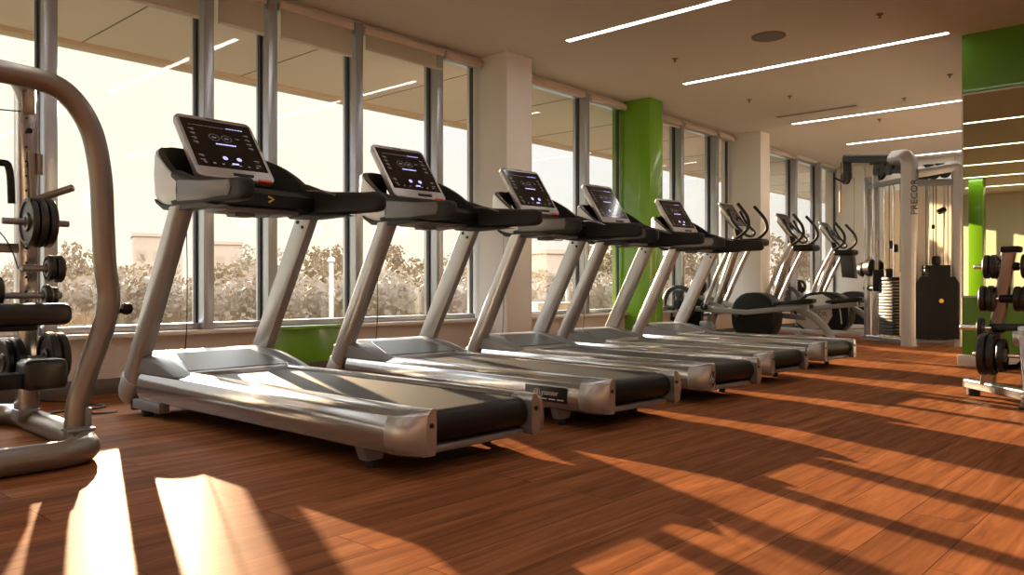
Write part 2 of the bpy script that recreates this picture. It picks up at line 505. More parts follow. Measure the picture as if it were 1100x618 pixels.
# columns
def column(name, x0, x1, y0, m, lab):
    b = BM(); box(b, (x0, y0, 0), (x1, YW + 0.19, H), 0.004); o = struct(name, b, m); o['label'] = lab; o['category'] = 'column'
column('trim_6', 5.66, 6.03, 5.20, M['column_white'], 'white square column by the third treadmill')
column('trim_7', 8.20, 8.49, 5.20, M['green'], 'green glossy column behind the fourth treadmill')
column('trim_8', 11.05, 11.36, 5.12, M['column_white'], 'white square column behind the ellipticals')
# the green pillar further down the room that the mirror shows
b = BM(); box(b, (-2.9, 3.86, 0), (-2.6, 4.12, H), 0.004); struct('trim_9', b, M['green'])

# windows: each bay = frame + pane (+ roller blind)
MULL = [-6.0, -5.35, -4.33, -3.31, -2.29, -1.27, -0.25, 0.74, 1.765, 2.81, 3.33, 4.155, 5.087, 5.66]
def bays():
    for i in range(len(MULL) - 1):
        yield MULL[i], MULL[i + 1]
    yield 6.03, 7.39
    yield 7.39, 8.20
    yield 8.49, 9.53
    yield 9.53, 10.51
    yield 10.51, 11.05
    yield 11.36, 13.32
    yield 13.32, 14.40
    yield 14.40, XF
wn = 0
for (x0, x1) in bays():
    wn += 1
    w = thing('window_%d' % wn, 'tall window bay', 'window', (x0, YW, 0))
    del w['label']; del w['category']
    w['kind'] = 'structure'
    L_ = x1 - x0
    b = BM()
    hw = 0.040
    box(b, (-hw, -0.035, 0.40), (hw, 0.15, 2.97), 0.005)            # mullion on its near side
    box(b, (hw, 0.03, 0.40), (L_ - hw, 0.13, 0.452), 0.005)          # bottom rail
    box(b, (hw, 0.03, 2.90), (L_ - hw, 0.13, 2.97), 0.005)           # top rail
    obj('window_frame', b, M['alu'], w)
    b = BM()
    for xx in (hw, L_ - hw - 0.014):
        box(b, (xx, 0.062, 0.45), (xx + 0.014, 0.10, 2.90))
    obj('gasket', b, M['gasket'], w)
    b = BM(); box(b, (hw + 0.005, 0.078, 0.445), (L_ - hw - 0.005, 0.084, 2.91)); obj('window_pane', b, M['glass'], w)

# roller blinds
def blind(x0, x1, zb, lab, z0=2.955):
    w = thing('roller_blind', lab, 'blind', (x0, YW, 0), 0, 'roller blinds along the window wall')
    L_ = x1 - x0
    b = BM(); box(b, (0.0, 0.0, z0 - 0.065), (L_, 0.055, z0), 0.012, 3); obj('cassette', b, M['wall_cream'], w)
    b = BM(); box(b, (0.012, 0.024, zb), (L_ - 0.012, 0.0265, z0 - 0.04)); obj('blind_fabric', b, M['blind'], w)
    b = BM(); box(b, (0.012, 0.017, zb - 0.02), (L_ - 0.012, 0.033, zb + 0.006), 0.005); obj('hem_bar', b, M['sill_white'], w)
    for o in list(w.children): o.location.y = -0.055
blind(0.80, 1.71, 2.665, 'partly lowered pale roller blind above the strength rack')
blind(1.83, 2.75, 2.665, 'partly lowered pale roller blind above the first treadmill console')
blind(2.87, 3.27, 2.665, 'narrow pale roller blind above the nearest treadmill, between two close mullions')
blind(3.39, 4.09, 2.675, 'partly lowered pale roller blind just left of the lowest hanging white blind')
blind(4.21, 5.13, 2.77, 'white box-like roller blind at the window left of the near white column')
blind(5.15, 5.65, 2.895, 'short rolled up blind touching the near white column')
blind(6.05, 7.33, 2.90, 'rolled up blind right of the near white column')
blind(7.45, 8.18, 2.90, 'rolled up blind left of the green column')
blind(8.51, 9.47, 2.87, 'rolled up blind right of the green column')
blind(9.59, 10.45, 2.92, 'rolled up blind in the middle bay between green and far white column')
blind(10.57, 11.03, 2.92, 'rolled up blind left of the far white column')
blind(11.38, 13.26, 2.92, 'rolled up blind right of the far white column')

# ceiling lights: recessed glowing strips, with added fill rows at the back
LX = [14.9, 13.0, 10.88, 7.92, 5.81, 3.72, 1.5, -0.6, -2.5, -4.4]
LL = ['farthest glowing ceiling strip, above the cable machine', 'glowing ceiling strip second from the far wall', 'glowing ceiling strip reaching the top of the mirror',
      'long glowing ceiling strip in the middle of the ceiling, beside the round speaker', 'nearest glowing ceiling strip, running out of the top of the photo']
LY0 = [1.9, 1.9, 1.9, 1.89, 1.6, 1.6, 1.6, 1.6, 1.6, 1.6]
STRIPS = [(x, LY0[i], 4.58, LL[i] if i < 5 else 'added fill strip on the ceiling at the back of the room') for i, x in enumerate(LX)]
STRIPS += [(x, -3.0, 0.7, 'added fill strip on the ceiling at the back of the room') for x in LX[4:]]  # extra strips behind the view, added to brighten the room
for i, (x, y0, y1, lab) in enumerate(STRIPS):
    w = thing('ceiling_light', lab, 'light', (x, 0, H), 0, 'ceiling light strips')
    b = BM()
    for xx in (-0.037, 0.031): box(b, (xx, y0, -0.006), (xx + 0.006, y1, 0.002))
    for yy in (y0, y1 - 0.006): box(b, (-0.037, yy, -0.006), (0.037, yy + 0.006, 0.002))
    obj('light_frame', b, M['sill_white'], w)
    b = BM(); box(b, (-0.031, y0 + 0.006, -0.004), (0.031, y1 - 0.006, 0.001)); obj('diffuser', b, M['light'], w)

# ceiling fittings
w = thing('ceiling_speaker', 'round grey ceiling speaker between two glowing strips', 'speaker', (6.94, 3.14, H))
b = BM(); lathe(b, [(0.15, 0), (0.15, -0.006), (0.135, -0.012), (0.128, -0.009)], 28); obj('speaker_rim', b, M['vent'], w)
b = BM(); lathe(b, [(0.128, -0.004), (0.128, -0.010), (0.0, -0.010)], 28); obj('grille', b, M['vent'], w)
SPR = [(7.0, 2.195, 'sprinkler head on the ceiling right of the round speaker'), (6.99, 4.14, 'sprinkler head on the ceiling between the two nearest light strips'),
       (9.12, 4.37, 'left one of two sprinkler heads above the far treadmills'), (9.27, 3.93, 'right one of two sprinkler heads above the far treadmills'),
       (9.49, 2.26, 'sprinkler head on the ceiling close to the green wall top'), (11.37, 3.57, 'sprinkler head beyond the third light strip'), (10.3, 2.95, 'sprinkler head in front of the third light strip')]
for x, y, lab in SPR:
    w = thing('ceiling_sprinkler', lab, 'sprinkler', (x, y, H), 0, 'ceiling sprinklers')
    b = BM(); lathe(b, [(0.030, 0), (0.030, -0.004), (0.012, -0.008), (0.009, -0.02), (0.005, -0.032)], 14); obj('sprinkler_body', b, M['vent'], w)
    b = BM(); lathe(b, [(0.015, -0.031), (0.015, -0.034), (0.0, -0.035)], 14); obj('deflector', b, M['vent'], w)
w = thing('ceiling_vent', 'long dark slot vent in the ceiling before the third light strip', 'vent', (10.31, 3.5, H))
b = BM()
for xx in (-0.055, 0.045): box(b, (xx, 0, -0.006), (xx + 0.010, 1.06, 0.001))
for yy in (0.0, 1.05): box(b, (-0.055, yy, -0.006), (0.055, yy + 0.01, 0.001))
obj('vent_frame', b, M['ceiling'], w)
b = BM()
for k in range(3): box(b, (-0.04 + k * 0.028, 0.01, -0.003), (-0.02 + k * 0.028, 1.05, 0.0005))
obj('vent_slat', b, M['vent'], w)

# ------------------------------------------------------------------ treadmill
def rail_profile(sgn, grow=0.0, yy=0.0):
    """section of the side rail in x-z: outer side rounded, lip, sloping top; sgn -1 = left"""
    pts = [(.045, .083), (.018, .095), (.005, .120), (.0, .150), (.003, .185), (.012, .214), (.020, .226), (.022, .232), (.028, .236), (.060, .250), (.105, .258), (.138, .256), (.150, .248), (.152, .225), (.152, .115), (.135, .083)]
    return [(sgn * (0.425 - x), yy, z) for x, z in pts]

def make_treadmill(label):
    t = thing('treadmill', label, 'treadmill', (0, 0, 0), 0, 'treadmills in a row facing the windows')
    def part(name, bm, mat, par=t, **k): return obj(name, bm, mat, par, **k)
    # side rails and polished rear caps
    for s in (-1, 1):
        b = BM(); loft(b, [rail_profile(s, yy=y) for y in (0.125, 1.2, 2.28)]); part('side_rail', b, M['silver'], angle=30)
        b = BM()
        secs = []
        rc = 0.115
        for y in (0.124, 0.09, 0.065, 0.045, 0.028, 0.015, 0.006, 0.001, 0.0):
            q = rc - math.sqrt(max(0.0, rc * rc - max(0.0, rc - y) ** 2))
            q = min(q, 0.10)
            sec = []
            for (x, yy, z) in rail_profile(s, yy=y):
                xi = 0.425 - abs(x)
                xi = q + xi * (0.152 - q) / 0.152
                sec.append((s * (0.425 - xi + (0.0015 if y > 0.12 else 0)), yy, z))
            secs.append(sec)
        loft(b, secs); cp = part('end_cap', b, M['polished'], angle=50)
        b = BM(); cyl(b, (s * 0.298, -0.004, 0.196), (s * 0.298, 0.004, 0.196), 0.0095, 12); part('cap_bolt', b, M['black'], cp)
    # running belt looped over the rear roller
    b = BM()
    prof = [(2.05, .238)]
    for k in range(13):
        a = R(90 + 180 * k / 12)
        prof.append((0.085 + 0.062 * math.cos(a), 0.176 + 0.062 * math.sin(a)))
    prof += [(2.05, .114), (2.05, .122)]
    for k in range(13):
        a = R(270 - 180 * k / 12)
        prof.append((0.085 + 0.056 * math.cos(a), 0.176 + 0.056 * math.sin(a)))
    prof.append((2.05, .232))
    prism(b, prof, 'x', -0.268, 0.268); part('running_belt', b, M['belt'], angle=30)
    b = BM(); box(b, (-0.272, 0.16, 0.13), (0.272, 2.0, 0.229)); part('deck_board', b, M['charcoal'])
    b = BM(); cyl(b, (-0.272, 0.085, 0.176), (0.272, 0.085, 0.176), 0.054, 18); part('rear_roller', b, M['black'])
    b = BM(); box(b, (-0.275, 0.05, 0.078), (0.275, 0.16, 0.106), 0.006); part('rear_crossbar', b, M['silver_dull'])
    # feet
    for s in (-1, 1):
        b = BM(); prism(b, [(s * 0.385, .09), (s * 0.265, .09), (s * 0.29, .03), (s * 0.362, .03)], 'y', 0.30, 0.355); f = part('foot_bracket', b, M['silver_dull'])
        b = BM(); cyl(b, (s * .326, .327, 0.0), (s * .326, .327, .032), 0.026, 14, .004); part('rubber_foot', b, M['foot'], f)
        b = BM(); box(b, (s * 0.385 - 0.03, 2.02, 0.035), (s * 0.385 + 0.03, 2.36, 0.09), 0.008); f = part('skid_plate', b, M['silver_dull'])
        b = BM(); cyl(b, (s * .375, 2.25, 0.0), (s * .375, 2.25, .036), 0.034, 14, .005); part('rubber_foot', b, M['foot'], f)
        b = BM(); cyl(b, (s * .375, 2.40, 0.02), (s * .375, 2.40, .07), 0.03, 14, .005); part('transport_roller', b, M['foot'], f)
    # motor hood
    hp = [(1.88, .238), (1.895, .256), (2.25, .338), (2.29, .345), (2.36, .347), (2.43, .335), (2.47, .30), (2.48, .10), (1.92, .10)]
    b = BM(); prism(b, hp, 'x', -0.335, 0.335, 0.004); hood = part('motor_hood', b, M['silver_matt'], angle=25)
    b = BM()
    sl = (.338 - .256) / (2.25 - 1.895)
    def hz(y, off): return (y, .256 + (y - 1.895) * sl + off)
    def hood_quad(bm, yl, yu, xl, xu, off, th):
        lo = []; hi = []
        for (x, y) in ((-xl, yl), (xl, yl), (xu, yu), (-xu, yu)):
            lo.append((x, *hz(y, off - th))); hi.append((x, *hz(y, off)))
        loft(bm, [lo, hi])
    hood_quad(b, 1.918, 2.236, .305, .232, .0025, .008); part('hood_trim', b, M['silver'], hood, angle=25)
    b = BM(); hood_quad(b, 1.924, 2.232, .297, .226, .0045, .008); part('hood_panel', b, M['grey_panel'], hood, angle=25)
    for s in (-1, 1):
        b = BM()
        arc = [(1.80, .240)]
        for k in range(9):
            a = k / 8
            arc.append((1.81 + 0.47 * a, .250 + 0.085 * math.sin(a * PI / 2)))
        arc += [(2.46, .325), (2.47, .235)]
        x0, x1 = (s * 0.337, s * 0.405)
        inn = [(x0, p[0] + 0.0, p[1] + 0.004) for p in arc]; mid = [(s * 0.375, p[0], p[1] - 0.002) for p in arc]
        out = [(x1, 1.86 + (p[0] - 1.80) * 0.90, .238 + (p[1] - .238) * 0.82) for p in arc]
        loft(b, [inn, mid, out]); part('hood_fairing', b, M['silver_dull'], hood, angle=28)
    # uprights: rounded outside, flat inside
    base_c = Vector((0, 2.475, 0.115)); top_c = Vector((0, 1.83, 1.135))
    for s in (-1, 1):
        b = BM()
        d = (top_c - base_c).normalized(); nn = Vector((0, d.z, -d.y))
        def ring(c, hy, ox, ix):
            pts = []
            for k in range(11):
                a = R(-90 + 180 * k / 10)
                pts.append(Vector((s * (ox - 0.040 + 0.040 * math.cos(a)), 0, 0)) + c + nn * (hy * math.sin(a)))
            pts.append(Vector((s * (ix + .004), 0, 0)) + c + nn * hy); pts.append(Vector((s * ix, 0, 0)) + c + nn * (hy - .006))
            pts.append(Vector((s * ix, 0, 0)) + c + nn * (-hy + .006)); pts.append(Vector((s * (ix + .004), 0, 0)) + c + nn * (-hy))
            return pts
        secs = [ring(base_c + (top_c - base_c) * f, 0.074 - 0.004 * f, 0.430, 0.348) for f in (0.0, 0.25, 0.5, 0.75, 1.0)]
        flat = []
        c1 = base_c + (top_c - base_c) * 0.992
        for p in secs[-1]:
            q = p + (c1 - top_c); flat.append(q + d * ((1.128 - q.z) / d.z))
        secs[-1] = flat
        loft(b, secs); up = part('upright', b, M['silver_post'], angle=35)
        b = BM()
        secs = [ring(base_c + (top_c - base_c) * f, h_, 0.436 - q, 0.342 + q) for f, h_, q in ((-0.045, .05, .02), (-0.03, .072, .006), (0.0, .080, 0), (0.075, .080, 0), (0.085, .074, .004))]
        loft(b, secs); part('upright_boot', b, M['silver_matt'], up, angle=35)
        for off in (-0.028, 0.030):
            b = BM()
            c = base_c + (top_c - base_c) * 0.945 + nn * off
            cyl(b, c + Vector((s * .352, 0, 0)), c + Vector((s * .340, 0, 0)), 0.010, 12)
            part('bolt', b, M['black'], up)
    # hand rails, outer shells, wings
    for s in (-1, 1):
        b = BM()
        st = [(1.135, 1.168, .012, .020), (1.142, 1.168, .022, .038), (1.162, 1.168, .030, .050), (1.20, 1.169, .034, .055), (1.30, 1.172, .035, .057), (1.45, 1.180, .036, .062),
              (1.60, 1.186, .037, .068), (1.72, 1.198, .038, .080), (1.86, 1.225, .040, .095)]
        secs = []
        for y, z, hx, hz in st:
            secs.append([(s * 0.385 + px, y, z + pz) for px, pz in rsec(hx, hz, min(hx, hz) * 0.72)])
        loft(b, secs); hr = part('handrail', b, M['black_soft'], angle=50)
        b = BM()
        prism(b, [(1.27, 1.145), (1.25, 1.185), (1.27, 1.218), (1.50, 1.232), (1.80, 1.262), (1.80, 1.150), (1.55, 1.140)], 'x', s * 0.405, s * 0.4255, 0.006); part('side_panel', b, M['grey_panel'], hr, angle=30)
        # cowl sweeping up round the front corner: silver outside, dark lining inside
        plan = cat([(.427, 1.80, 1.142), (.429, 1.90, 1.142), (.425, 1.99, 1.158), (.412, 2.07, 1.178), (.385, 2.145, 1.205), (.335, 2.215, 1.245), (.24, 2.268, 1.27), (.10, 2.285, 1.28)], 4)
        tops = cat([(.427, 1.80, 1.270), (.429, 1.90, 1.318), (.425, 1.99, 1.372), (.412, 2.07, 1.415), (.385, 2.145, 1.452), (.335, 2.215, 1.480), (.24, 2.268, 1.492), (.10, 2.285, 1.49)], 4)
        def cowl(o0, o1, dz0, dz1):
            secs = []
            for k, (p, q) in enumerate(zip(plan, tops)):
                a_ = plan[max(k - 1, 0)]; b__ = plan[min(k + 1, len(plan) - 1)]
                tn = Vector((b__.x - a_.x, b__.y - a_.y)).normalized(); nin = Vector((-tn.y, tn.x))
                if nin.x > 0: nin = -nin
                def at(off, z): return (s * (p.x + nin.x * off), p.y + nin.y * off, z)
                zb, zt = p.z + dz0, q.z + dz1
                zm = (zb + zt) / 2
                secs.append([at(o0 + .012, zb), at(o0 + .002, zb + .02), at(o0 - .003, zm), at(o0 + .002, zt - .02), at(o0 + .008, zt), at(o1, zt), at(o1, zb)])
            return secs
        b = BM(); loft(b, cowl(0.0, 0.020, 0, 0)); part('arm_shell', b, M['white_shell'], hr, angle=50)
        b = BM(); loft(b, cowl(0.014, 0.055, .02, .007)); part('console_wing', b, M['black_soft'], hr, angle=50)
        # dark underside keel
        b = BM()
        prism(b, [(1.40, 1.108), (1.55, 1.132), (1.98, 1.148), (2.08, 1.185), (2.06, 1.160), (1.97, 1.118), (1.80, 1.104)], 'x', s * 0.34, s * 0.418, 0.006); part('arm_keel', b, M['black'], hr, angle=30)
    # crossbar under the console
    b = BM()
    cb = [(1.72, 1.155), (1.73, 1.222), (1.78, 1.252), (1.90, 1.275), (2.08, 1.30), (2.15, 1.26), (2.06, 1.175), (1.85, 1.142), (1.75, 1.142)]
    prism(b, cb, 'x', -0.375, 0.375, 0.01); xb = part('crossbar', b, M['black'], angle=35)
    b = BM(); box(b, (-0.18, 1.742, 1.118), (0.26, 1.98, 1.146), 0.01); part('under_tray', b, M['grey_panel'], xb)
    b = BM(); box(b, (-0.10, 1.80, 1.098), (0.02, 1.90, 1.12), 0.006)
    tube(b, cat([(-0.12, 1.76, 1.125), (-0.08, 1.74, 1.10), (0.0, 1.735, 1.092), (0.07, 1.745, 1.105), (0.09, 1.77, 1.125)], 5), 0.0035, 6); part('cable_clip', b, M['grey_panel'], xb)
    b = BM()
    tube(b, [(0.055, 1.7225, 1.210), (0.085, 1.7225, 1.196), (0.055, 1.7225, 1.178)], 0.0055, 6, sec=[(-1, -1), (1, -1), (1, 1), (-1, 1)]); part('emblem', b, M['yellow'], xb)
    for s in (-1, 1):
        b = BM(); tube(b, [(s * 0.30, 1.722, 1.262), (s * 0.335, 1.62, 1.255), (s * 0.342, 1.50, 1.222)], 0.006, 6); part('trim_strip', b, M['silver'], xb)
    # console slab
    ex = Vector((1, 0, 0)); by, bz, ty, tz = 1.925, 1.315, 2.225, 1.700
    ey = Vector((0, ty - by, tz - bz)); hgt = ey.length; ey.normalize()
    F = frame_mat((-0.012, by, bz), ex, ey)      # z axis of F points to the user and up
    if F.col[2][1] > 0: pass
    # slab outline: wider at the top corners
    def slab(lo, hi, ins, r):
        out = []
        w0, w1 = 0.238 - ins, 0.236 - ins
        for cx, cy, a0 in ((w1 - r, hgt - ins - r, 0), (-w1 + r, hgt - ins - r, 90), (-w0 + r, ins + r, 180), (w0 - r, ins + r, 270)):
            for j in range(5):
                a = R(a0 + 90 * j / 4); out.append((cx + r * math.cos(a), cy + r * math.sin(a)))
        return out
    b = BM()
    def ringz(ins, r, z): return [F @ Vector((p[0], p[1], z)) for p in slab(0, 0, ins, r)]
    loft(b, [ringz(0.02, .03, -0.042), ringz(0.004, .036, -0.036), ringz(0.0, .038, -0.012), ringz(0.003, .036, 0.0), ringz(0.010, .03, 0.004)]); con = part('console', b, M['silver_matt'], angle=45)
    b = BM()
    sc = [(-.212, .075), (.212, .075), (.214, hgt - .035), (-.214, hgt - .035)]
    loft(b, [[F @ Vector((x, y, 0.002)) for x, y in sc], [F @ Vector((x, y, 0.0056)) for x, y in sc]]); scr = part('screen', b, M['screen'], con)
    def quad(bm, x, y, w, h, z=0.0062):
        c = [(x - w / 2, y - h / 2), (x + w / 2, y - h / 2), (x + w / 2, y + h / 2), (x - w / 2, y + h / 2)]
        bm.faces.new([bm.verts.new(F @ Vector((p[0], p[1], z))) for p in c])
    b = BM()
    rr = random.Random(3)
    for k in range(9): quad(b, -.165 + k * .024, hgt - .085, .017, .004)
    for yy in (hgt - .12, hgt - .155, hgt - .19, hgt - .225, .16, .125):
        for xx in (-.17, .165):
            quad(b, xx, yy, .030, .006); quad(b, xx + .006, yy - .010, .018, .003)
    for k in range(7): quad(b, -.16 + k * .052, .105, .016, .008)
    for (cx, cy) in ((-.045, hgt - .17), (.03, hgt - .17)):       # two dial outlines
        for k in range(20):
            a = 2 * PI * k / 20
            quad(b, cx + .030 * math.cos(a), cy + .026 * math.sin(a), .007, .0035)
        quad(b, cx, cy, .026, .010)
    quad(b, .10, hgt - .16, .025, .006)
    part('screen_symbols', b, M['icon_dim'], scr)  # dim glowing symbols shown on the display
    b = BM()
    for k in range(6): quad(b, .06 + k * .018, hgt - .082, .013, .006)
    for k in range(9): quad(b, -.045 + k * .014, hgt - .222, .011, .010)
    for cx in (-.03, .055):
        for k in range(12):
            a = 2 * PI * k / 12
            quad(b, cx + .011 * math.cos(a), .155 + .010 * math.sin(a), .0075, .0075)
        quad(b, cx, .155, .010, .006)
    quad(b, .02, .115, .040, .012)
    part('screen_icons', b, M['icon_lit'], scr)  # lit icons shown on the display
    b = BM(); text_into(b, 'PRECOR', 0.021, F @ Matrix.Translation((-0.01, hgt - 0.018, 0.0048)), 0.0006); part('lettering', b, M['logo_dark'], con)
    b = BM(); c = [(-.02, .022), (.10, .022), (.105, .040), (-.02, .040)]
    loft(b, [[F @ Vector((x, y, 0.0)) for x, y in c], [F @ Vector((x, y, 0.009)) for x, y in c]]); part('media_slot', b, M['black'], con)
    b = BM(); c = [(.125, -.004), (.205, -.004), (.205, .012), (.125, .012)]
    loft(b, [[F @ Vector((x, y, -0.012)) for x, y in c], [F @ Vector((x, y, 0.008)) for x, y in c]]); part('stop_key', b, M['red'], con)
    # console rear housing
    b = BM()
    hsec = []
    for z, i_, r in ((-0.040, .03, .04), (-0.075, .055, .05), (-0.10, .10, .05)):
        hsec.append([F @ Vector((p[0], p[1], z)) for p in slab(0, 0, i_, r)])
    loft(b, hsec); part('console_housing', b, M['charcoal'], con, angle=45)
    b = BM(); prism(b, [(1.98, 1.28), (2.10, 1.29), (2.30, 1.50), (2.20, 1.53), (2.04, 1.36)], 'x', -0.13, 0.13, .015); part('console_neck', b, M['black'], con, angle=40)
    # wire hanging from the console down to the hood
    b = BM(); tube(b, cat([(-0.125, 2.26, 1.29), (-0.13, 2.30, 1.15), (-0.125, 2.305, 0.8), (-0.13, 2.30, 0.5), (-0.135, 2.31, 0.345)], 6), 0.0032, 6); part('wire', b, M['cable'])
    return t

TL = ['nearest and largest treadmill at the left end of the row, beside the strength rack',
      'second treadmill, with a black sticker on the rear of its silver side rail',
      'third treadmill, before the white column, with a diamond sticker on its rear cap',
      'fourth treadmill, in front of the green column, its console reflecting a ceiling light',
      'fifth treadmill, farthest of the row, next to the elliptical with the spoked wheel']
T1 = make_treadmill(TL[0])
TR = [(2.285, 2.205, 0.0, 1.0, 1.0), (3.53, 2.262, -2.7, .955, 1.0), (4.66, 2.317, -4.7, .89, .98), (5.80, 2.455, -4.5, .848, .972), (7.12, 2.56, -7.5, .855, .968)]
TREADS = []
for i, (x, y, rz, s, sz) in enumerate(TR):
    o = T1 if i == 0 else copy_tree(T1)
    o.location = (x, y, 0); o.rotation_euler = (0, 0, R(rz)); o.scale = (s, s, sz); o['label'] = TL[i]
    TREADS.append(o)
# stickers
b = BM(); box(b, (-0.4275, 0.20, 0.125), (-0.4235, 0.50, 0.205), 0.0018)
o = obj('sticker', b, M['black'], TREADS[1]); o['label'] = 'black sticker with white lettering'
b = BM()
Fs = frame_mat((-0.4282, 0.35, 0.172), (0, -1, 0), (0, 0, 1))
text_into(b, '@Lyssnsor', 0.040, Fs, 0.0006)
for k in range(3): box(b, (-0.4286, 0.22 + k * 0.06, 0.138), (-0.4276, 0.265 + k * 0.06, 0.143))
obj('sticker_lettering', b, M['logo_white'], o)
b = BM()
dm = [(-0.345, .150), (-0.312, .105), (-0.279, .150), (-0.312, .196)]
loft(b, [[(x, -0.0062, z) for x, z in dm], [(x, -0.003, z) for x, z in dm]])
o = obj('sticker', b, M['black'], TREADS[2]); o['label'] = 'black diamond sticker with a white star outline'
b = BM()
ed = [(-0.345, .150), (-0.312, .105), (-0.279, .150), (-0.312, .196)]
tube(b, [(x, -0.0066, z) for x, z in ed], 0.0035, 6, closed=True)
st = []
for k in range(10):
    a = R(90 + 36 * k); rr_ = 0.020 if k % 2 == 0 else 0.009
    st.append((-0.312 + rr_ * math.cos(a), -0.0066, .150 + rr_ * math.sin(a)))
tube(b, st, 0.0022, 6, closed=True)
obj('sticker_star', b, M['logo_white'], o)

# power cord lying on the floor beside the first treadmill
b = BM(); tube(b, cat([(1.80, 4.60, 0.02), (1.78, 4.66, 0.010), (1.70, 4.72, 0.006), (1.56, 4.68, 0.006), (1.50, 4.78, 0.006), (1.60, 4.92, 0.006), (1.76, 4.90, 0.006), (1.88, 4.98, 0.006), (1.80, 5.3, 0.006), (1.70, 5.50, 0.006)], 6), 0.006, 6)
tag(obj('power_cord', b, M['cable']), 'black power cord looped on the floor beside the nearest treadmill', 'cord')

# ------------------------------------------------------------------ weights
def plate_bm(b, Rr, t, hole=0.026, rim=None):
    rim = rim or Rr * 0.16; hub = Rr * 0.36
    pr = [(hole, -t / 2), (hub, -t / 2), (hub + .006, -t * .28), (Rr - rim - .006, -t * .28), (Rr - rim, -t / 2), (Rr - .006, -t / 2), (Rr, -t / 2 + .006),
          (Rr, t / 2 - .006), (Rr - .006, t / 2), (Rr - rim, t / 2), (Rr - rim - .006, t * .28), (hub + .006, t * .28), (hub, t / 2), (hole, t / 2)]
    lathe(b, pr, 36, 'x', closed=True)

def spoked_bm(b, Rr, t, n=3, hole=0.026, hub=0.30, rim=0.20):
    ro, ri, rh = Rr, Rr * (1 - rim), Rr * hub
    lathe(b, [(ri, -t / 2 + .004), (ri + .006, -t / 2), (ro - .006, -t / 2), (ro, -t / 2 + .006), (ro, t / 2 - .006), (ro - .006, t / 2), (ri + .006, t / 2), (ri, t / 2 - .004)], 40, 'x', closed=True)
    lathe(b, [(hole, -t / 2), (rh, -t / 2), (rh + .004, -t / 3), (rh + .004, t / 3), (rh, t / 2), (hole, t / 2)], 28, 'x', closed=True)
    for k in range(n):
        a0 = 2 * PI * k / n + PI / 2
        pts = []
        for rr_, w in ((rh * 0.9, 0.34), (ri * 0.62, 0.30), (ri * 1.03, 0.50)): pts.append((rr_, w))
        lo = [(rr_ * math.cos(a0 - w), rr_ * math.sin(a0 - w)) for rr_, w in pts]; hi = [(rr_ * math.cos(a0 + w), rr_ * math.sin(a0 + w)) for rr_, w in reversed(pts)]
        prism(b, lo + hi, 'x', -t * .30, t * .30, .003)

def plate(loc, Rr, t, label, group, rz=0.0, spoked=False, mat='iron'):
    w = thing('weight_plate', label, 'weight plate', loc, rz, group)
    b = BM()
    (spoked_bm if spoked else plate_bm)(b, Rr, t)
    obj('disc', b, M[mat], w)
    b = BM(); lathe(b, [(0.0245, -t / 2 - .002), (0.040, -t / 2 - .002), (0.040, t / 2 + .002), (0.0245, t / 2 + .002)], 24, 'x', closed=True); obj('bushing', b, M['silver_dull'], w)
    return w

# ------------------------------------------------------------------ strength rack at the left
rk = thing('strength_rack', 'tall bent-tube strength rack with pegs cut off by the left edge', 'weight rack', (1.2, 3.6, 0))
def rp(x, y, z): return (x - 1.2, y - 3.6, z)
b = BM()
tube(b, arcpath([rp(0.2, 3.40, .055), rp(1.24, 3.40, .055), rp(1.30, 3.80, .055), rp(1.335, 4.72, .055), rp(0.2, 4.95, .055)], 0.16, 8), 0.055, 16)
obj('base_frame', b, M['frame_warm'], rk)
b = BM()
tube(b, cat([rp(0.2, 3.66, 1.60), rp(0.75, 3.66, 1.585), rp(1.02, 3.66, 1.575), rp(1.17, 3.66, 1.560), rp(1.26, 3.66, 1.50), rp(1.33, 3.66, 1.38), rp(1.365, 3.66, 1.20), rp(1.375, 3.66, 1.0), rp(1.385, 3.66, .80), rp(1.400, 3.66, .66), rp(1.375, 3.66, .53), rp(1.315, 3.66, .36), rp(1.275, 3.66, .22), rp(1.262, 3.66, .07)], 6), 0.046, 16)
ct = obj('bent_column', b, M['frame_warm'], rk)
b = BM(); cyl(b, rp(1.40, 3.66, .60), rp(1.47, 3.66, .61), 0.012, 12); lathe(b, [(0.008, -0.022), (0.020, -0.02), (0.026, -0.008), (0.026, 0.008), (0.020, 0.02), (0.008, 0.022)], 16, 'x', rp(1.475, 3.66, .615)); obj('pull_knob', b, M['black'], ct)
b = BM(); box(b, rp(1.285, 3.60, 0.085), rp(1.31, 3.72, 0.20), .008); box(b, rp(1.20, 3.56, 0.105), rp(1.31, 3.64, 0.12), .004); obj('foot_plate', b, M['silver_dull'], ct)
b = BM(); cyl(b, rp(0.93, 3.60, 1.60), rp(0.93, 3.595, 1.60), .022, 14); cyl(b, rp(0.93, 3.625, 1.585), rp(0.93, 3.607, 1.585), .026, 14); obj('bolt', b, M['black'], ct)
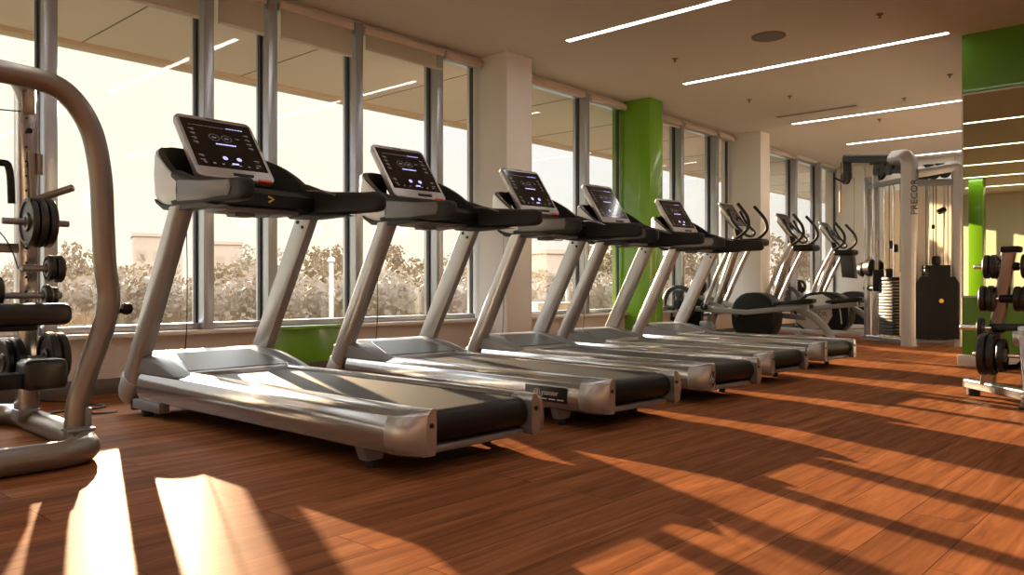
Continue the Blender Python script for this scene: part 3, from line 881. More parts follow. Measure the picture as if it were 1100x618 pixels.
# vertical post with holes
PX, PY = 1.285, 4.37
b = BM(); tube(b, [rp(PX, PY, .06), rp(PX, PY, 1.655)], 1.0, sec=rsec(.044, .044, .012)); po = obj('post', b, M['silver'], rk)
b = BM()
for k in range(14): cyl(b, rp(PX - .012, PY - .0435, .62 + k * .07), rp(PX - .012, PY - .0455, .62 + k * .07), .006, 8)
for k, z in enumerate((1.47, 1.30)): cyl(b, rp(PX, PY - .043, z), rp(PX, PY - .052, z), .014, 12)
obj('peg_hole', b, M['black'], po)
b = BM(); box(b, rp(PX - .05, PY - .05, .06), rp(PX + .05, PY + .05, .12), .008); obj('post_shoe', b, M['silver_dull'], po)
b = BM(); tube(b, [rp(PX, PY, 1.63), rp(1.05, 3.68, 1.575)], 1.0, sec=rsec(.03, .03, .008)); obj('link_bar', b, M['frame_warm'], rk)
b = BM(); box(b, rp(1.12, 3.86, 1.46), rp(1.175, 3.885, 1.58), .01); obj('bracket', b, M['frame_warm'], rk)
b = BM(); tube(b, [rp(0.2, PY, .90), rp(PX, PY, .90)], 1.0, sec=rsec(.027, .022, .006)); obj('cross_beam', b, M['frame_warm'], rk)
b = BM(); cyl(b, rp(PX + .005, PY - .06, 1.37), rp(PX + .015, PY - .06, 1.12), .016, 10)
cyl(b, rp(PX + .01, PY - .06, 1.13), rp(PX + .145, PY - .20, 1.195), .018, 12, .004); obj('hook', b, M['frame_warm'], rk)
b = BM(); cyl(b, rp(PX + .04, PY - .05, 1.36), rp(PX + .04, PY - .05, 1.26), .02, 10); obj('hook_sleeve', b, M['frame_warm'], rk)
HORN = []
for (x0, x1, z) in ((1.150, 1.432, 1.016), (1.23, 1.42, .800), (1.0, 1.40, .672), (1.02, 1.425, .375)):
    b = BM(); cyl(b, rp(x0 - .022, 4.17, z), rp(x1 - .022, 4.17, z), .0155, 14, .003); cyl(b, rp(PX - .03, 4.17, z), rp(PX - .03, PY - .04, z), .014, 10)
    obj('peg', b, M['silver_dull'], rk)
b = BM(); tube(b, cat([rp(0.9, 4.2, 1.28), rp(1.12, 4.2, 1.285), rp(1.165, 4.2, 1.26), rp(1.175, 4.2, 1.10)], 6), .016, 10); obj('pull_handle', b, M['black'], rk)
b = BM(); tube(b, cat([rp(0.98, 4.3, 1.16), rp(1.18, 4.33, .95), rp(1.24, 4.33, .80)], 5), .003, 6); tube(b, [rp(0.3, 4.2, 1.475), rp(1.13, 3.9, 1.475)], .003, 6); obj('wire', b, M['cable'], rk)
G1 = 'weight plates on the strength rack'
for x, z, rr_, tt, lab in [
    (1.262, 1.016, .115, .030, 'round plate with a silver-edged face on the upper peg, left of its pair'),
    (1.298, 1.016, .118, .034, 'thick plate in the middle of the upper peg of the strength rack'),
    (1.338, 1.016, .116, .034, 'outer plate at the end of the upper peg of the strength rack'),
    (1.350, .800, .063, .030, 'small plate below the upper peg, against the rack post'),
    (1.385, .800, .066, .034, 'small outer plate below the upper peg of the rack'),
    (1.335, .672, .052, .026, 'smallest plate just above the black bench pad, right of the post'),
    (1.363, .672, .040, .026, 'tiny end plate just above the bench pad'),
    (1.075, .690, .066, .040, 'left plate resting above the black bench pad'),
    (1.125, .690, .072, .040, 'plate above the bench pad nearest the post on its left'),
    (1.160, .365, .108, .030, 'lower plate left of the post with its face showing'),
    (1.205, .365, .112, .040, 'lower thick plate left of the rack post'),
    (1.345, .378, .120, .040, 'large lower plate right of the post'),
    (1.390, .378, .116, .036, 'large lower plate at the end of the bottom peg')]:
    plate((x - .022, 4.17, z), rr_, tt, lab, G1)
# bench with black pad
bn = thing('exercise_bench', 'black padded bench in front of the rack post', 'bench', (0.8, 3.95, 0))
b = BM(); box(b, (-0.75, -0.13, .545), (.515, .13, .640), .035, 4); obj('pad', b, M['vinyl'], bn)
b = BM(); box(b, (-0.75, -0.10, .522), (.38, .10, .547), .006); obj('pad_board', b, M['black'], bn)
b = BM(); box(b, (-0.75, -0.045, .268), (.36, .045, .335), .01); obj('lower_beam', b, M['black'], bn)
b = BM(); box(b, (.335, -0.075, .255), (.515, .075, .392), .03, 3); obj('end_pad', b, M['vinyl'], bn)
b = BM(); box(b, (-.05, -.047, .285), (.01, -.0445, .315)); obj('caution_label', b, M['logo_white'], bn)
b = BM(); tube(b, [(-.35, 0, .03), (-.35, 0, .53)], 1.0, sec=rsec(.035, .035, .008)); box(b, (-.40, -.25, 0), (-.30, .25, .05), .01); obj('leg', b, M['frame_warm'], bn)
b = BM(); tube(b, [(-.70, 0, .03), (-.70, 0, .53)], 1.0, sec=rsec(.035, .035, .008)); box(b, (-.75, -.25, 0), (-.65, .25, .05), .01); obj('leg', b, M['frame_warm'], bn)

# ------------------------------------------------------------------ plate tree at the right
pt = thing('plate_tree', 'silver A-frame weight plate tree before the mirror, cut off by the right edge', 'weight rack', (5.7, 1.1, 0))
def pp(x, y, z): return (x - 5.7, y - 1.1, z)
b = BM()
tube(b, [pp(5.95, 1.30, .075), pp(5.30, .72, .075)], 1.0, sec=rsec(.035, .032, .012))
ba = obj('base_tube', b, M['silver'], pt)
b = BM(); cyl(b, pp(5.955, 1.305, .04), pp(5.955, 1.305, .11), .036, 14, .01); obj('end_plug', b, M['black'], ba)
b = BM(); cyl(b, pp(5.92, 1.27, 0), pp(5.92, 1.27, .05), .04, 14, .006); obj('rubber_foot', b, M['foot'], ba)
b = BM(); cyl(b, pp(5.48, .88, 0), pp(5.48, .88, .012), .062, 18, .004); obj('rubber_foot', b, M['foot'], ba)
b = BM(); cyl(b, pp(5.48, .88, .01), pp(5.48, .88, .075), .048, 18, .006); obj('foot_cup', b, M['silver'], ba)
b = BM(); tube(b, [pp(5.80, 1.165, .09), pp(5.72, 1.03, .935)], 1.0, sec=rsec(.036, .040, .014), up=(0, 1, 0)); obj('post', b, M['silver'], pt)
b = BM(); tube(b, [pp(5.48, .88, .07), pp(5.60, .93, .47)], 1.0, sec=rsec(.034, .034, .014), up=(0, 1, 0)); obj('post', b, M['silver'], pt)
b = BM(); box(b, pp(5.67, .965, .925), pp(5.77, 1.075, .965), .012); obj('post_cap', b, M['black'], pt)
b = BM(); box(b, pp(5.55, .90, .36), pp(5.66, .985, .45), .008); obj('arm_bracket', b, M['silver'], pt)
b = BM(); tube(b, [pp(5.625, .90, .295), pp(5.72, .98, .22), pp(5.785, 1.13, .20)], 1.0, sec=rsec(.018, .018, .005)); obj('peg_bracket', b, M['black'], pt)
b = BM(); tube(b, [pp(5.745, 1.125, .462), pp(5.55, .72, .475)], 1.0, sec=rsec(.030, .022, .008)); obj('arm', b, M['black'], pt)
for (y0, y1, z, r_) in ((1.225, .70, .84, .0145), (1.165, .70, .64, .014), (1.305, 1.06, .455, .0155), (1.21, .86, .295, .015)):
    px_ = 5.72 if z > .3 else 5.625
    b = BM(); cyl(b, pp(px_, y0, z), pp(px_, y1, z), r_, 16, .004); obj('peg', b, M['chrome'], pt)
for z, y in ((.84, 1.035), (.64, 1.07), (.455, 1.11)):
    b = BM(); cyl(b, pp(5.72, y + .015, z), pp(5.72, y - .06, z), .026, 16, .006); obj('peg_collar', b, M['black'], pt)
G2 = 'weight plates on the plate tree'
for y, z, rr_, tt, sp, lab in [
    (1.150, .84, .075, .034, False, 'upper black plate, outer one on the top left peg of the plate tree'),
    (1.110, .84, .076, .036, False, 'upper black plate, inner one on the top left peg of the plate tree'),
    (.945, .84, .075, .034, False, 'upper black plate right of the leaning silver post'),
    (.905, .84, .075, .034, False, 'upper black plate cut by the right edge of the photo'),
    (1.170, .64, .080, .036, False, 'middle black plate left of the leaning silver post, outer one'),
    (1.128, .64, .082, .036, False, 'middle black plate touching the leaning silver post'),
    (.985, .64, .078, .034, False, 'middle black plate right of the silver post'),
    (.945, .64, .078, .034, False, 'middle black plate at the right edge of the photo'),
    (1.185, .455, .066, .030, False, 'small steel-rimmed plate on the peg above the large tri-grip plate'),
    (1.150, .295, .128, .040, True, 'largest plate, low on the plate tree, with three grip openings'),
    (1.100, .295, .126, .040, True, 'large plate behind the largest tri-grip plate'),
    (1.050, .295, .105, .036, True, 'low black plate right of the large tri-grip plates')]:
    plate((5.72 if z > .3 else 5.625, y, z), rr_, tt, lab, G2, R(90), sp, 'iron')

# ------------------------------------------------------------------ elliptical trainers
def make_elliptical(label, loc, cover, logo, ribs, bag):
    t = thing('elliptical_trainer', label, 'elliptical', loc, 0, 'elliptical trainers by the window')
    def part(name, bm, mat, par=t, **k): return obj(name, bm, mat, par, **k)
    b = BM()
    tube(b, [(-.16, -1.2, .07), (-.16, .75, .07)], 1.0, sec=rsec(.035, .03, .01)); tube(b, [(.16, -.95, .07), (.16, .75, .07)], 1.0, sec=rsec(.035, .03, .01))
    for y in (-1.2, -.2, .72): tube(b, [(-.27, y, .055), (.27, y, .055)], 1.0, sec=rsec(.04, .025, .01))
    bs = part('base_frame', b, M['silver_matt'])
    for y in (-1.2, .72):
        for x in (-.24, .24):
            b = BM(); cyl(b, (x, y, 0), (x, y, .035), .03, 12, .004); part('rubber_foot', b, M['foot'], bs)
    b = BM(); tube(b, [(0, .40, .08), (0, .05, 1.02), (0, -.04, 1.24)], [.055, .05, .042], 14); part('upright', b, M['silver'])
    b = BM(); box(b, (-.06, .30, .06), (.06, .48, .24), .02); part('upright_boot', b, M['silver_dull'])
    # drive cover
    y0, y1 = cover
    yc, hw = (y0 + y1) / 2, (y1 - y0) / 2
    prof = []
    for k in range(24):
        a = 2 * PI * k / 24
        prof.append((yc + hw * math.copysign(abs(math.cos(a)) ** .8, math.cos(a)), .315 + .275 * math.copysign(abs(math.sin(a)) ** .85, math.sin(a))))
    b = BM(); prism(b, prof, 'x', -.13, .13, .03, 3); dc = part('drive_cover', b, M['black'], angle=40)
    if logo:
        pl = [(yc + hw * .93, .20), (yc + hw * .80, .40), (yc + hw * .45, .535), (yc - hw * .05, .56), (yc - hw * .35, .50), (yc - hw * .42, .28), (yc - hw * .15, .12), (yc + hw * .5, .09)]
        b = BM(); prism(b, pl, 'x', -.139, -.125, .004); part('side_plate', b, M['silver_matt'], dc, angle=30)
        b = BM(); text_into(b, 'PRECOR', 0.085, frame_mat((-.1395, yc + hw * .20, .30), (0, -1, 0), (0, 0, 1)), .0006)
        loft(b, [[(-.1394, yc + hw * .62 + p, .30 + q) for p, q in ((-.03, 0), (0, -.03), (.03, 0), (0, .03))], [(-.1402, yc + hw * .62 + p, .30 + q) for p, q in ((-.03, 0), (0, -.03), (.03, 0), (0, .03))]])
        part('lettering', b, M['logo_dark'], dc)
        b = BM(); tube(b, cat([(-.135, yc - hw * .55, .50), (-.138, yc - hw * .68, .36), (-.135, yc - hw * .74, .18)], 6), .010, 8); part('trim_strip', b, M['silver_dull'], dc)
    # cranks with spoked wheels at the front
    b = BM(); spoked_bm(b, .225, .05, 3, .02, .26, .20)
    wh = part('crank_wheel', b, M['iron']); wh.location = (-.30, .62, .45)
    b = BM(); lathe(b, [(0, -.05), (.04, -.05), (.045, -.03), (.045, .03)], 16, 'x'); part('hub', b, M['black'], wh)
    b = BM(); spoked_bm(b, .11, .05, 3, .02, .35, .3)
    wh2 = part('crank_wheel', b, M['iron']); wh2.location = (.10, .57, .66)
    b = BM(); prism(b, [(.50, .12), (.74, .12), (.70, .50), (.62, .74), (.54, .74), (.48, .50)], 'x', .02, .10, .02); part('crank_cover', b, M['black'], angle=40)
    for s in (-1, 1):
        x = s * .215
        zz = .40 if s < 0 else .52
        b = BM(); tube(b, [(x, .56, zz), (x, -.22, .36), (x, -.95, .44)] if s < 0 else [(x, .52, zz), (x, -.15, .34), (x, -.75, .30)], 1.0, sec=rsec(.022, .03, .008)); bar = part('pedal_bar', b, M['silver_dull'])
        b = BM(); tube(b, [(x - s * .03, .62, .62 if s < 0 else .30), (x - s * .03, -.10, .33 if s < 0 else .40)], .024, 10); part('link_rod', b, M['silver_dull'], bar)
        yb, zb = (-.62, .43) if s < 0 else (-.42, .36)
        b = BM()
        secs = []
        for f, hgt_, wd in ((0, .012, .05), (.08, .02, .068), (.5, .024, .075), (.9, .030, .07), (1.0, .02, .05)):
            y = yb - .46 * f + .06
            secs.append([(x + px, y, zb + .035 + .035 * f + pz) for px, pz in rsec(wd, hgt_, .011)])
        loft(b, secs); part('foot_pedal', b, M['black'], angle=40)
        # moving arm: silver lever, dark bent grip
        b = BM(); tube(b, cat([(s * .25, .30, .42), (s * .255, .10, .85), (s * .25, -.10, 1.22)], 5), .026, 12); ar = part('lever', b, M['silver_matt'])
        b = BM(); tube(b, cat([(s * .25, -.10, 1.20), (s * .25, -.20, 1.26), (s * .245, -.265, 1.34), (s * .235, -.245, 1.45), (s * .22, -.16, 1.56), (s * .215, -.115, 1.61)], 6), .019, 10); part('grip', b, M['black_soft'], ar)
        b = BM(); cyl(b, (s * .225, .30, .42), (s * .275, .30, .42), .045, 16, .006); part('pivot', b, M['black'], ar)
    # fixed handle loop
    b = BM(); tube(b, cat([(-.16, .04, 1.56), (-.18, -.03, 1.42), (-.17, -.14, 1.30), (-.07, -.16, 1.25), (.07, -.16, 1.25), (.17, -.14, 1.30), (.18, -.03, 1.42), (.16, .04, 1.56)], 6), .016, 10); part('handle_loop', b, M['black_soft'])
    b = BM(); box(b, (-.075, -.33, 1.13), (.19, -.03, 1.215), .035, 3); part('accessory_tray', b, M['black'])
    # console
    ey = Vector((0, .24, .33)).normalized()
    F = frame_mat((0, -.08, 1.33), (1, 0, 0), ey); hg = .40
    def ringz(ins, r, z):
        out = []
        for cx, cy, a0 in ((.175 - ins - r, hg - ins - r, 0), (-.175 + ins + r, hg - ins - r, 90), (-.16 + ins + r, ins + r, 180), (.16 - ins - r, ins + r, 270)):
            for j in range(5):
                a = R(a0 + 90 * j / 4); out.append(F @ Vector((cx + r * math.cos(a), cy + r * math.sin(a), z)))
        return out
    b = BM(); loft(b, [ringz(.02, .03, -.028), ringz(.003, .035, -.02), ringz(0, .036, -.005), ringz(.008, .03, .003)]); con = part('console', b, M['silver_matt'], angle=45)
    b = BM(); c = [(-.148, .045), (.148, .045), (.158, hg - .022), (-.158, hg - .022)]
    loft(b, [[F @ Vector((x, y, 0.001)) for x, y in c], [F @ Vector((x, y, .0055)) for x, y in c]]); scr = part('screen', b, M['screen'], con)
    b = BM()
    for i in range(4):
        for j in range(5):
            x, y = -.09 + i * .06, .09 + j * .055
            b.faces.new([b.verts.new(F @ Vector((x + p, y + q, .0062))) for p, q in ((-.014, -.004), (.014, -.004), (.014, .004), (-.014, .004))])
    part('screen_symbols', b, M['icon_dim'], scr)  # faintly glowing display symbols
    b = BM(); loft(b, [ringz(.03, .04, -.026), ringz(.06, .04, -.075)]); part('console_housing', b, M['silver_dull'], con, angle=45)
    b = BM(); tube(b, [(0, -.03, 1.22), (0, .03, 1.46)], .04, 12); part('console_neck', b, M['black'], con)
    # rear leg: silver arc
    b = BM(); tube(b, cat([(0, -.20, .42), (0, -.55, .44), (0, -.82, .38), (0, -1.02, .24), (0, -1.14, .07)], 6), 1.0, sec=rsec(.04, .035, .014)); part('rear_leg', b, M['silver_dull'])
    if bag:
        b = BM(); prism(b, [(-.34, .78), (-.14, .80), (-.10, 1.15), (-.30, 1.15)], 'x', -.03, .12, .02); part('pouch', b, M['vinyl'], angle=40)
    t.scale = (1.08, 1.08, 1.10)
    return t
make_elliptical('elliptical trainer with a three-spoked black wheel, right behind the fifth treadmill', (9.62, 4.78, 0), (-.52, 0.02), False, True, False)
make_elliptical('elliptical trainer with a silver lettered side cover, before the far white column', (11.5, 4.85, 0), (-.82, -.08), True, True, False)
make_elliptical('farthest elliptical trainer with a black hanging pouch, beside the cable machine', (13.5, 4.98, 0), (-.60, -.05), False, True, True)

# ------------------------------------------------------------------ cable machine
CX, CY = 10.38, 2.92
cm = thing('cable_machine', 'tall two-sided cable machine with weight stacks beside the mirror wall', 'cable machine', (CX, CY, 0))
def cp(x, y, z): return (x - CX, y - CY, z)
A_ = Vector((10.40, 2.92, 0)); Bv = Vector((10.95, 3.60, 0)); Cv = Vector((10.72, 2.47, 0))
def on(P, Q, f, z): p = P + (Q - P) * f; return cp(p.x, p.y, z)
b = BM()
tube(b, [on(A_, Bv, 0, .0), on(A_, Bv, 0, 2.08)] + arcpath([on(A_, Bv, 0, 2.08), on(A_, Bv, 0, 2.30), on(A_, Bv, .34, 2.32)], .19, 8)[1:], 1.0, sec=rsec(.085, .085, .05, 5))
mc = obj('main_column', b, M['silver_matt'], cm)
b = BM(); tube(b, [on(A_, Bv, .30, 2.315), cp(10.92, 3.86, 2.44)], 1.0, sec=rsec(.055, .055, .03, 5)); obj('top_arm', b, M['charcoal'], mc)
b = BM(); text_into(b, 'PRECOR', 0.115, frame_mat(cp(10.345, 2.855, 1.80), (0, 0, 1), Vector((-.55, .62, 0)).normalized()) @ Matrix.Translation((0, 0, .018)), .003)
obj('lettering', b, M['logo_dark'], mc)
b = BM(); tube(b, [on(A_, Cv, 1, .0), on(A_, Cv, 1, 2.02)] + arcpath([on(A_, Cv, 1, 2.02), on(A_, Cv, 1, 2.18), on(A_, Cv, .15, 2.10)], .15, 8)[1:], 1.0, sec=rsec(.06, .06, .035, 5)); obj('side_column', b, M['silver_matt'], cm)
for f, rr_ in ((.76, .036), (.95, .045)):
    b = BM(); tube(b, [on(A_, Bv, f, .04), on(A_, Bv, f, 2.16)], 1.0, sec=rsec(rr_, rr_, .012)); obj('rear_post', b, M['silver'], cm)
b = BM()
for z in (.05,):
    tube(b, [on(A_, Bv, 0, z), on(A_, Bv, 1.05, z)], 1.0, sec=rsec(.05, .04, .015)); tube(b, [on(A_, Cv, 0, z), on(A_, Cv, 1, z)], 1.0, sec=rsec(.04, .035, .012))
obj('base_frame', b, M['silver'], cm)
b = BM()
tube(b, [on(A_, Bv, .05, 2.03), on(A_, Bv, .95, 2.03)], 1.0, sec=rsec(.04, .03, .01)); tube(b, [on(A_, Cv, .05, 1.98), on(A_, Cv, 1, 1.98)], 1.0, sec=rsec(.03, .04, .01))
obj('top_beam', b, M['silver_dull'], cm)
# shroud panels, sunlit
for P_, Q_, f0, f1, off in ((A_, Bv, .12, .74, .10), (A_, Cv, .2, .93, .06)):
    b = BM()
    d = (Q_ - P_).normalized(); nrm = Vector((-d.y, d.x, 0))
    if nrm.x < 0: nrm = -nrm
    n_ = 10; secs = []
    for z in (.10, 1.95):
        row = []
        for k in range(n_ + 1):
            f = f0 + (f1 - f0) * k / n_
            p = P_ + (Q_ - P_) * f + nrm * (off + .05 * math.sin(PI * k / n_))
            row.append(Vector(cp(p.x, p.y, z)))
        bk = [p + nrm * .012 for p in reversed(row)]
        secs.append(row + bk)
    loft(b, secs); obj('shroud', b, M['shroud'], cm, angle=50)
# weight stacks
def stack(P_, Q_, f, n, w, mat, z0):
    p = P_ + (Q_ - P_) * f; d = (Q_ - P_).normalized()
    ang = math.atan2(d.y, d.x)
    for k in range(n):
        b = BM(); box(b, (-w, -.05, 0), (w, .05, .036), .004)
        o = obj('stack_plate', b, M[mat], cm); o.location = cp(p.x, p.y, z0 + k * .04); o.rotation_euler = (0, 0, ang)
    b = BM(); box(b, (-w, -.052, 0), (w, .052, .05), .01); cyl(b, (0, 0, .05), (0, 0, .16), .05, 16, .015)
    o = obj('stack_head', b, M['black'], cm); o.location = cp(p.x, p.y, z0 + n * .04); o.rotation_euler = (0, 0, ang)
    b = BM(); cyl(b, (0, -.058, z0 + .25), (0, -.075, z0 + .25), .022, 14, .004)
    o = obj('selector_pin', b, M['yellow'], cm); o.location = cp(p.x, p.y, 0); o.rotation_euler = (0, 0, ang if abs(ang) < 1.6 else ang)
    for sx in (-.09, .09):
        b = BM(); q = p + d * sx
        cyl(b, cp(q.x, q.y, .08), cp(q.x, q.y, 1.98), .012, 10); obj('guide_rod', b, M['chrome'], cm)
    b = BM(); cyl(b, cp(p.x, p.y, z0 + n * .04), cp(p.x, p.y, 2.0), .005, 6); obj('cable', b, M['cable'], cm)
stack(A_, Bv, .45, 17, .14, 'charcoal', .11)
stack(A_, Cv, .56, 20, .15, 'iron', .13)
b = BM()
d = (Cv - A_).normalized(); nr = Vector((d.y, -d.x, 0))
if nr.x > 0: nr = -nr
q0 = A_ + d * .10 + nr * .075; q1 = A_ + d * .52 + nr * .075
prof = [(-.05, .09), (.44, .09), (.44, .76), (.39, .84), (.34, .84), (.34, .98), (.10, .98), (.10, .84), (.0, .84), (-.05, .76)]
secs = []
for t_ in (0, .012): secs.append([Vector(cp(*(q0 + d * u_ + nr * t_))) + Vector((0, 0, z_)) for u_, z_ in prof])
loft(b, secs); obj('stack_guard', b, M['black'], cm)
b = BM(); cyl(b, cp(*(q0 + d * .23 + nr * .012 + Vector((0, 0, .55)))), cp(*(q0 + d * .23 + nr * .03 + Vector((0, 0, .55)))), .026, 14, .004); obj('selector_knob', b, M['yellow'], cm)
# pulleys
def pulley(c, r, dirv, name='pulley'):
    b = BM(); dv = Vector(dirv).normalized() * .022; c = Vector(c)
    tube(b, [c - dv, c - dv * .6, c, c + dv * .6, c + dv], [r * .97, r, r * .86, r, r * .97], 24); p_ = obj(name, b, M['charcoal'], cm)
    b = BM(); tube(b, [c - dv * 1.3, c + dv * 1.3], r * .2, 12); obj('pulley_axle', b, M['black'], p_)
dn = Vector((.75, -.66, 0))
pulley(cp(10.86, 3.40, 2.24), .14, dn); pulley(on(A_, Bv, .30, 2.20), .07, dn); pulley(on(A_, Bv, .45, 2.20), .07, dn); pulley(on(A_, Cv, .5, 2.10), .08, (.8, .6, 0))
pulley(cp(10.94, 3.86, 2.19), .095, dn)
pulley(on(A_, Bv, .16, 2.17), .06, dn); pulley(on(A_, Cv, .30, 2.06), .065, (.8, .6, 0)); pulley(on(A_, Cv, .74, 2.10), .065, (.8, .6, 0))
for P_, Q_, f, z in ((A_, Bv, .38, 2.235), (A_, Bv, .80, 2.36), (A_, Cv, .40, 2.15), (A_, Cv, .62, 2.16)):
    b = BM(); box(b, (-.055, -.045, -.05), (.055, .045, .05), .012); o = obj('pulley_housing', b, M['charcoal'], cm); o.location = on(P_, Q_, f, z); o.rotation_euler = (0, 0, math.atan2((Q_ - P_).y, (Q_ - P_).x))
b = BM(); box(b, (-.03, -.06, -.30), (.03, .05, .03), .012); o = obj('pulley_bracket', b, M['charcoal'], cm); o.location = cp(10.92, 3.84, 2.46)
b = BM(); tube(b, [cp(10.94, 3.93, 2.40), cp(10.94, 3.93, 1.98)], .005, 6); tube(b, [cp(10.94, 3.76, 2.18), cp(10.94, 3.76, 1.30)], .003, 6); obj('cable', b, M['cable'], cm)
b = BM(); cyl(b, cp(10.94, 3.93, 2.02), cp(10.94, 3.93, 1.72), .022, 12, .006); obj('pull_handle', b, M['shroud_back'], cm)
b = BM(); tube(b, cat([cp(10.95, 4.02, 2.20), cp(10.94, 3.90, 2.14), cp(10.92, 3.82, 2.18)], 5), .012, 8); obj('hook', b, M['black'], cm)
# sliding carriage with round counterweight at the left post
b = BM(); box(b, (-.06, -.08, -.14), (.06, .08, .14), .02); o = obj('carriage', b, M['black'], cm); o.location = on(A_, Bv, .66, .80)
b = BM(); cyl(b, on(A_, Bv, .93, .97), on(A_, Bv, .74, .97), .118, 24, .02); cyl(b, on(A_, Bv, 1.10, .95), on(A_, Bv, .97, .95), .10, 24, .02); obj('carriage_wheel', b, M['black'], cm)
b = BM(); cyl(b, on(A_, Bv, 1.05, .76), on(A_, Bv, .9, .76), .018, 12, .004); obj('pull_pin', b, M['yellow'], cm)
b = BM(); tube(b, [on(A_, Bv, 1.02, .70), on(A_, Bv, .75, .70)], .04, 12); obj('swivel_arm', b, M['black'], cm)
for f, z in ((.30, 1.15), (.40, 1.2)):
    b = BM(); cyl(b, on(A_, Bv, f, z), on(A_, Bv, f, z + .10), .03, 12, .008); obj('handle_grip', b, M['black'], cm)
for f in (.2, .36, .58):
    b = BM(); cyl(b, on(A_, Bv, f, .9), on(A_, Bv, f, 2.02), .0045, 6); obj('cable', b, M['cable'], cm)
for f in (.35, .5, .8):
    b = BM(); cyl(b, on(A_, Cv, f, .6), on(A_, Cv, f, 1.98), .0045, 6); obj('cable', b, M['cable'], cm)
b = BM(); cyl(b, on(A_, Cv, .60, 1.62), on(A_, Cv, .75, 1.66), .035, 12, .008); cyl(b, on(A_, Cv, .5, 1.42), on(A_, Cv, .5, 1.47), .02, 12); obj('handle_grip', b, M['black'], cm)

# ------------------------------------------------------------------ outside
b = BM(); box(b, (-120, YW + 0.6, -0.7), (260, 300, -0.35)); o = struct('ground', b, M['ground'])
# overhanging soffit
b = BM(); box(b, (-12, YW + 0.2, 3.0), (30, 7.95, 3.12)); struct('roof_soffit', b, M['soffit'])
b = BM(); box(b, (-12, 7.95, 2.955), (30, 8.12, 3.2), .01); struct('trim_10', b, M['soffit_edge'])
b = BM()
for k in range(24): box(b, (-10 + k * 1.6, YW + 0.22, 2.996), (-9.988 + k * 1.6, 7.95, 3.001))
struct('trim_11', b, M['seam'])

SUNX, SUNY = 0.4310, 1.014
# buildings far away
def building(x, y, w, d, h, lab, ncol, nrow):
    t = thing('apartment_building', lab, 'building', (x, y, -0.5), R(-20))
    b = BM(); box(b, (-w / 2, -d / 2, 0), (w / 2, d / 2, h)); obj('wall', b, M['building_a'], t)
    b = BM(); box(b, (-w / 2 - .1, -d / 2 - .1, h), (w / 2 + .1, d / 2 + .1, h + .35)); obj('roof', b, M['building_a'], t)
    for i in range(ncol):
        for j in range(nrow):
            cx = -w / 2 + w * (i + .5) / ncol; cz = h * (j + .6) / (nrow + .3)
            b = BM(); box(b, (cx - w / ncol * .28, -d / 2 - .05, cz - .5), (cx + w / ncol * .28, -d / 2 + .05, cz + .5)); obj('window', b, M['building_win'], t)
def bearing(u, dist):
    a = (u - 550) / 855.0
    X = math.cos(YAW) + a * math.sin(YAW); Y = math.sin(YAW) - a * math.cos(YAW)
    l = math.hypot(X, Y); return X / l * dist, Y / l * dist
x, y = bearing(168, 95); building(x, y, 4.8, 5, 6.6, 'hazy tan apartment block low on the skyline left of the first treadmill upright', 3, 2)
x, y = bearing(241, 95); building(x, y, 3.0, 5, 5.9, 'small hazy tan block on the skyline right of the first treadmill upright', 2, 2)
x, y = bearing(584, 70); building(x, y, 2.6, 4, 4.1, 'small block on the skyline beyond the near white column', 2, 1)

# trees and hedge
def leaf_cloud(b, blobs, n, rnd, size):
    for k in range(n):
        c, rad = blobs[rnd.randrange(len(blobs))]
        while True:
            p = Vector((rnd.uniform(-1, 1), rnd.uniform(-1, 1), rnd.uniform(-1, 1)))
            if p.length < 1: break
        p = Vector(c) + Vector((p.x * rad[0], p.y * rad[1], p.z * rad[2]))
        u = Vector((rnd.uniform(-1, 1), rnd.uniform(-1, 1), rnd.uniform(-1, 1))).normalized(); v = u.orthogonal().normalized()
        s = size * rnd.uniform(.6, 1.3)
        b.faces.new([b.verts.new(p + q) for q in (-u * s, -v * s * .55, u * s, v * s * .55)])
def make_tree(seed, hgt, wid, mat):
    rnd = random.Random(seed)
    b = BM()
    tube(b, cat([(0, 0, 0), (rnd.uniform(-.08, .08), 0, hgt * .35), (rnd.uniform(-.15, .15), rnd.uniform(-.1, .1), hgt * .8)], 4), [.09 - .05 * i / 8 for i in range(9)], 7)
    for k in range(6):
        a = rnd.uniform(0, 2 * PI); z = hgt * rnd.uniform(.35, .7)
        tube(b, [(0, 0, z), (math.cos(a) * wid * .35, math.sin(a) * wid * .35, z + hgt * .22)], [.035, .012], 5)
    tr = b
    b2 = BM()
    blobs = [((rnd.uniform(-.3, .3) * wid, rnd.uniform(-.3, .3) * wid, hgt * rnd.uniform(.5, .88)), (wid * .28, wid * .28, hgt * .16)) for k in range(7)]
    leaf_cloud(b2, blobs, 700, rnd, .10)
    return tr, b2
protos = []
for i, (sd, hh, ww, mm) in enumerate([(11, 2.6, 2.0, 'leaf_a'), (12, 3.0, 1.7, 'leaf_b'), (13, 2.2, 2.3, 'leaf_a')]):
    tr, cr_ = make_tree(sd, hh, ww, mm)
    t = thing('tree', 'tree', 'tree', (0, 0, 0), 0, 'trees outside the windows')
    obj('trunk', tr, M['bark'], t); obj('crown', cr_, M[mm], t)
    protos.append(t)
used = set()
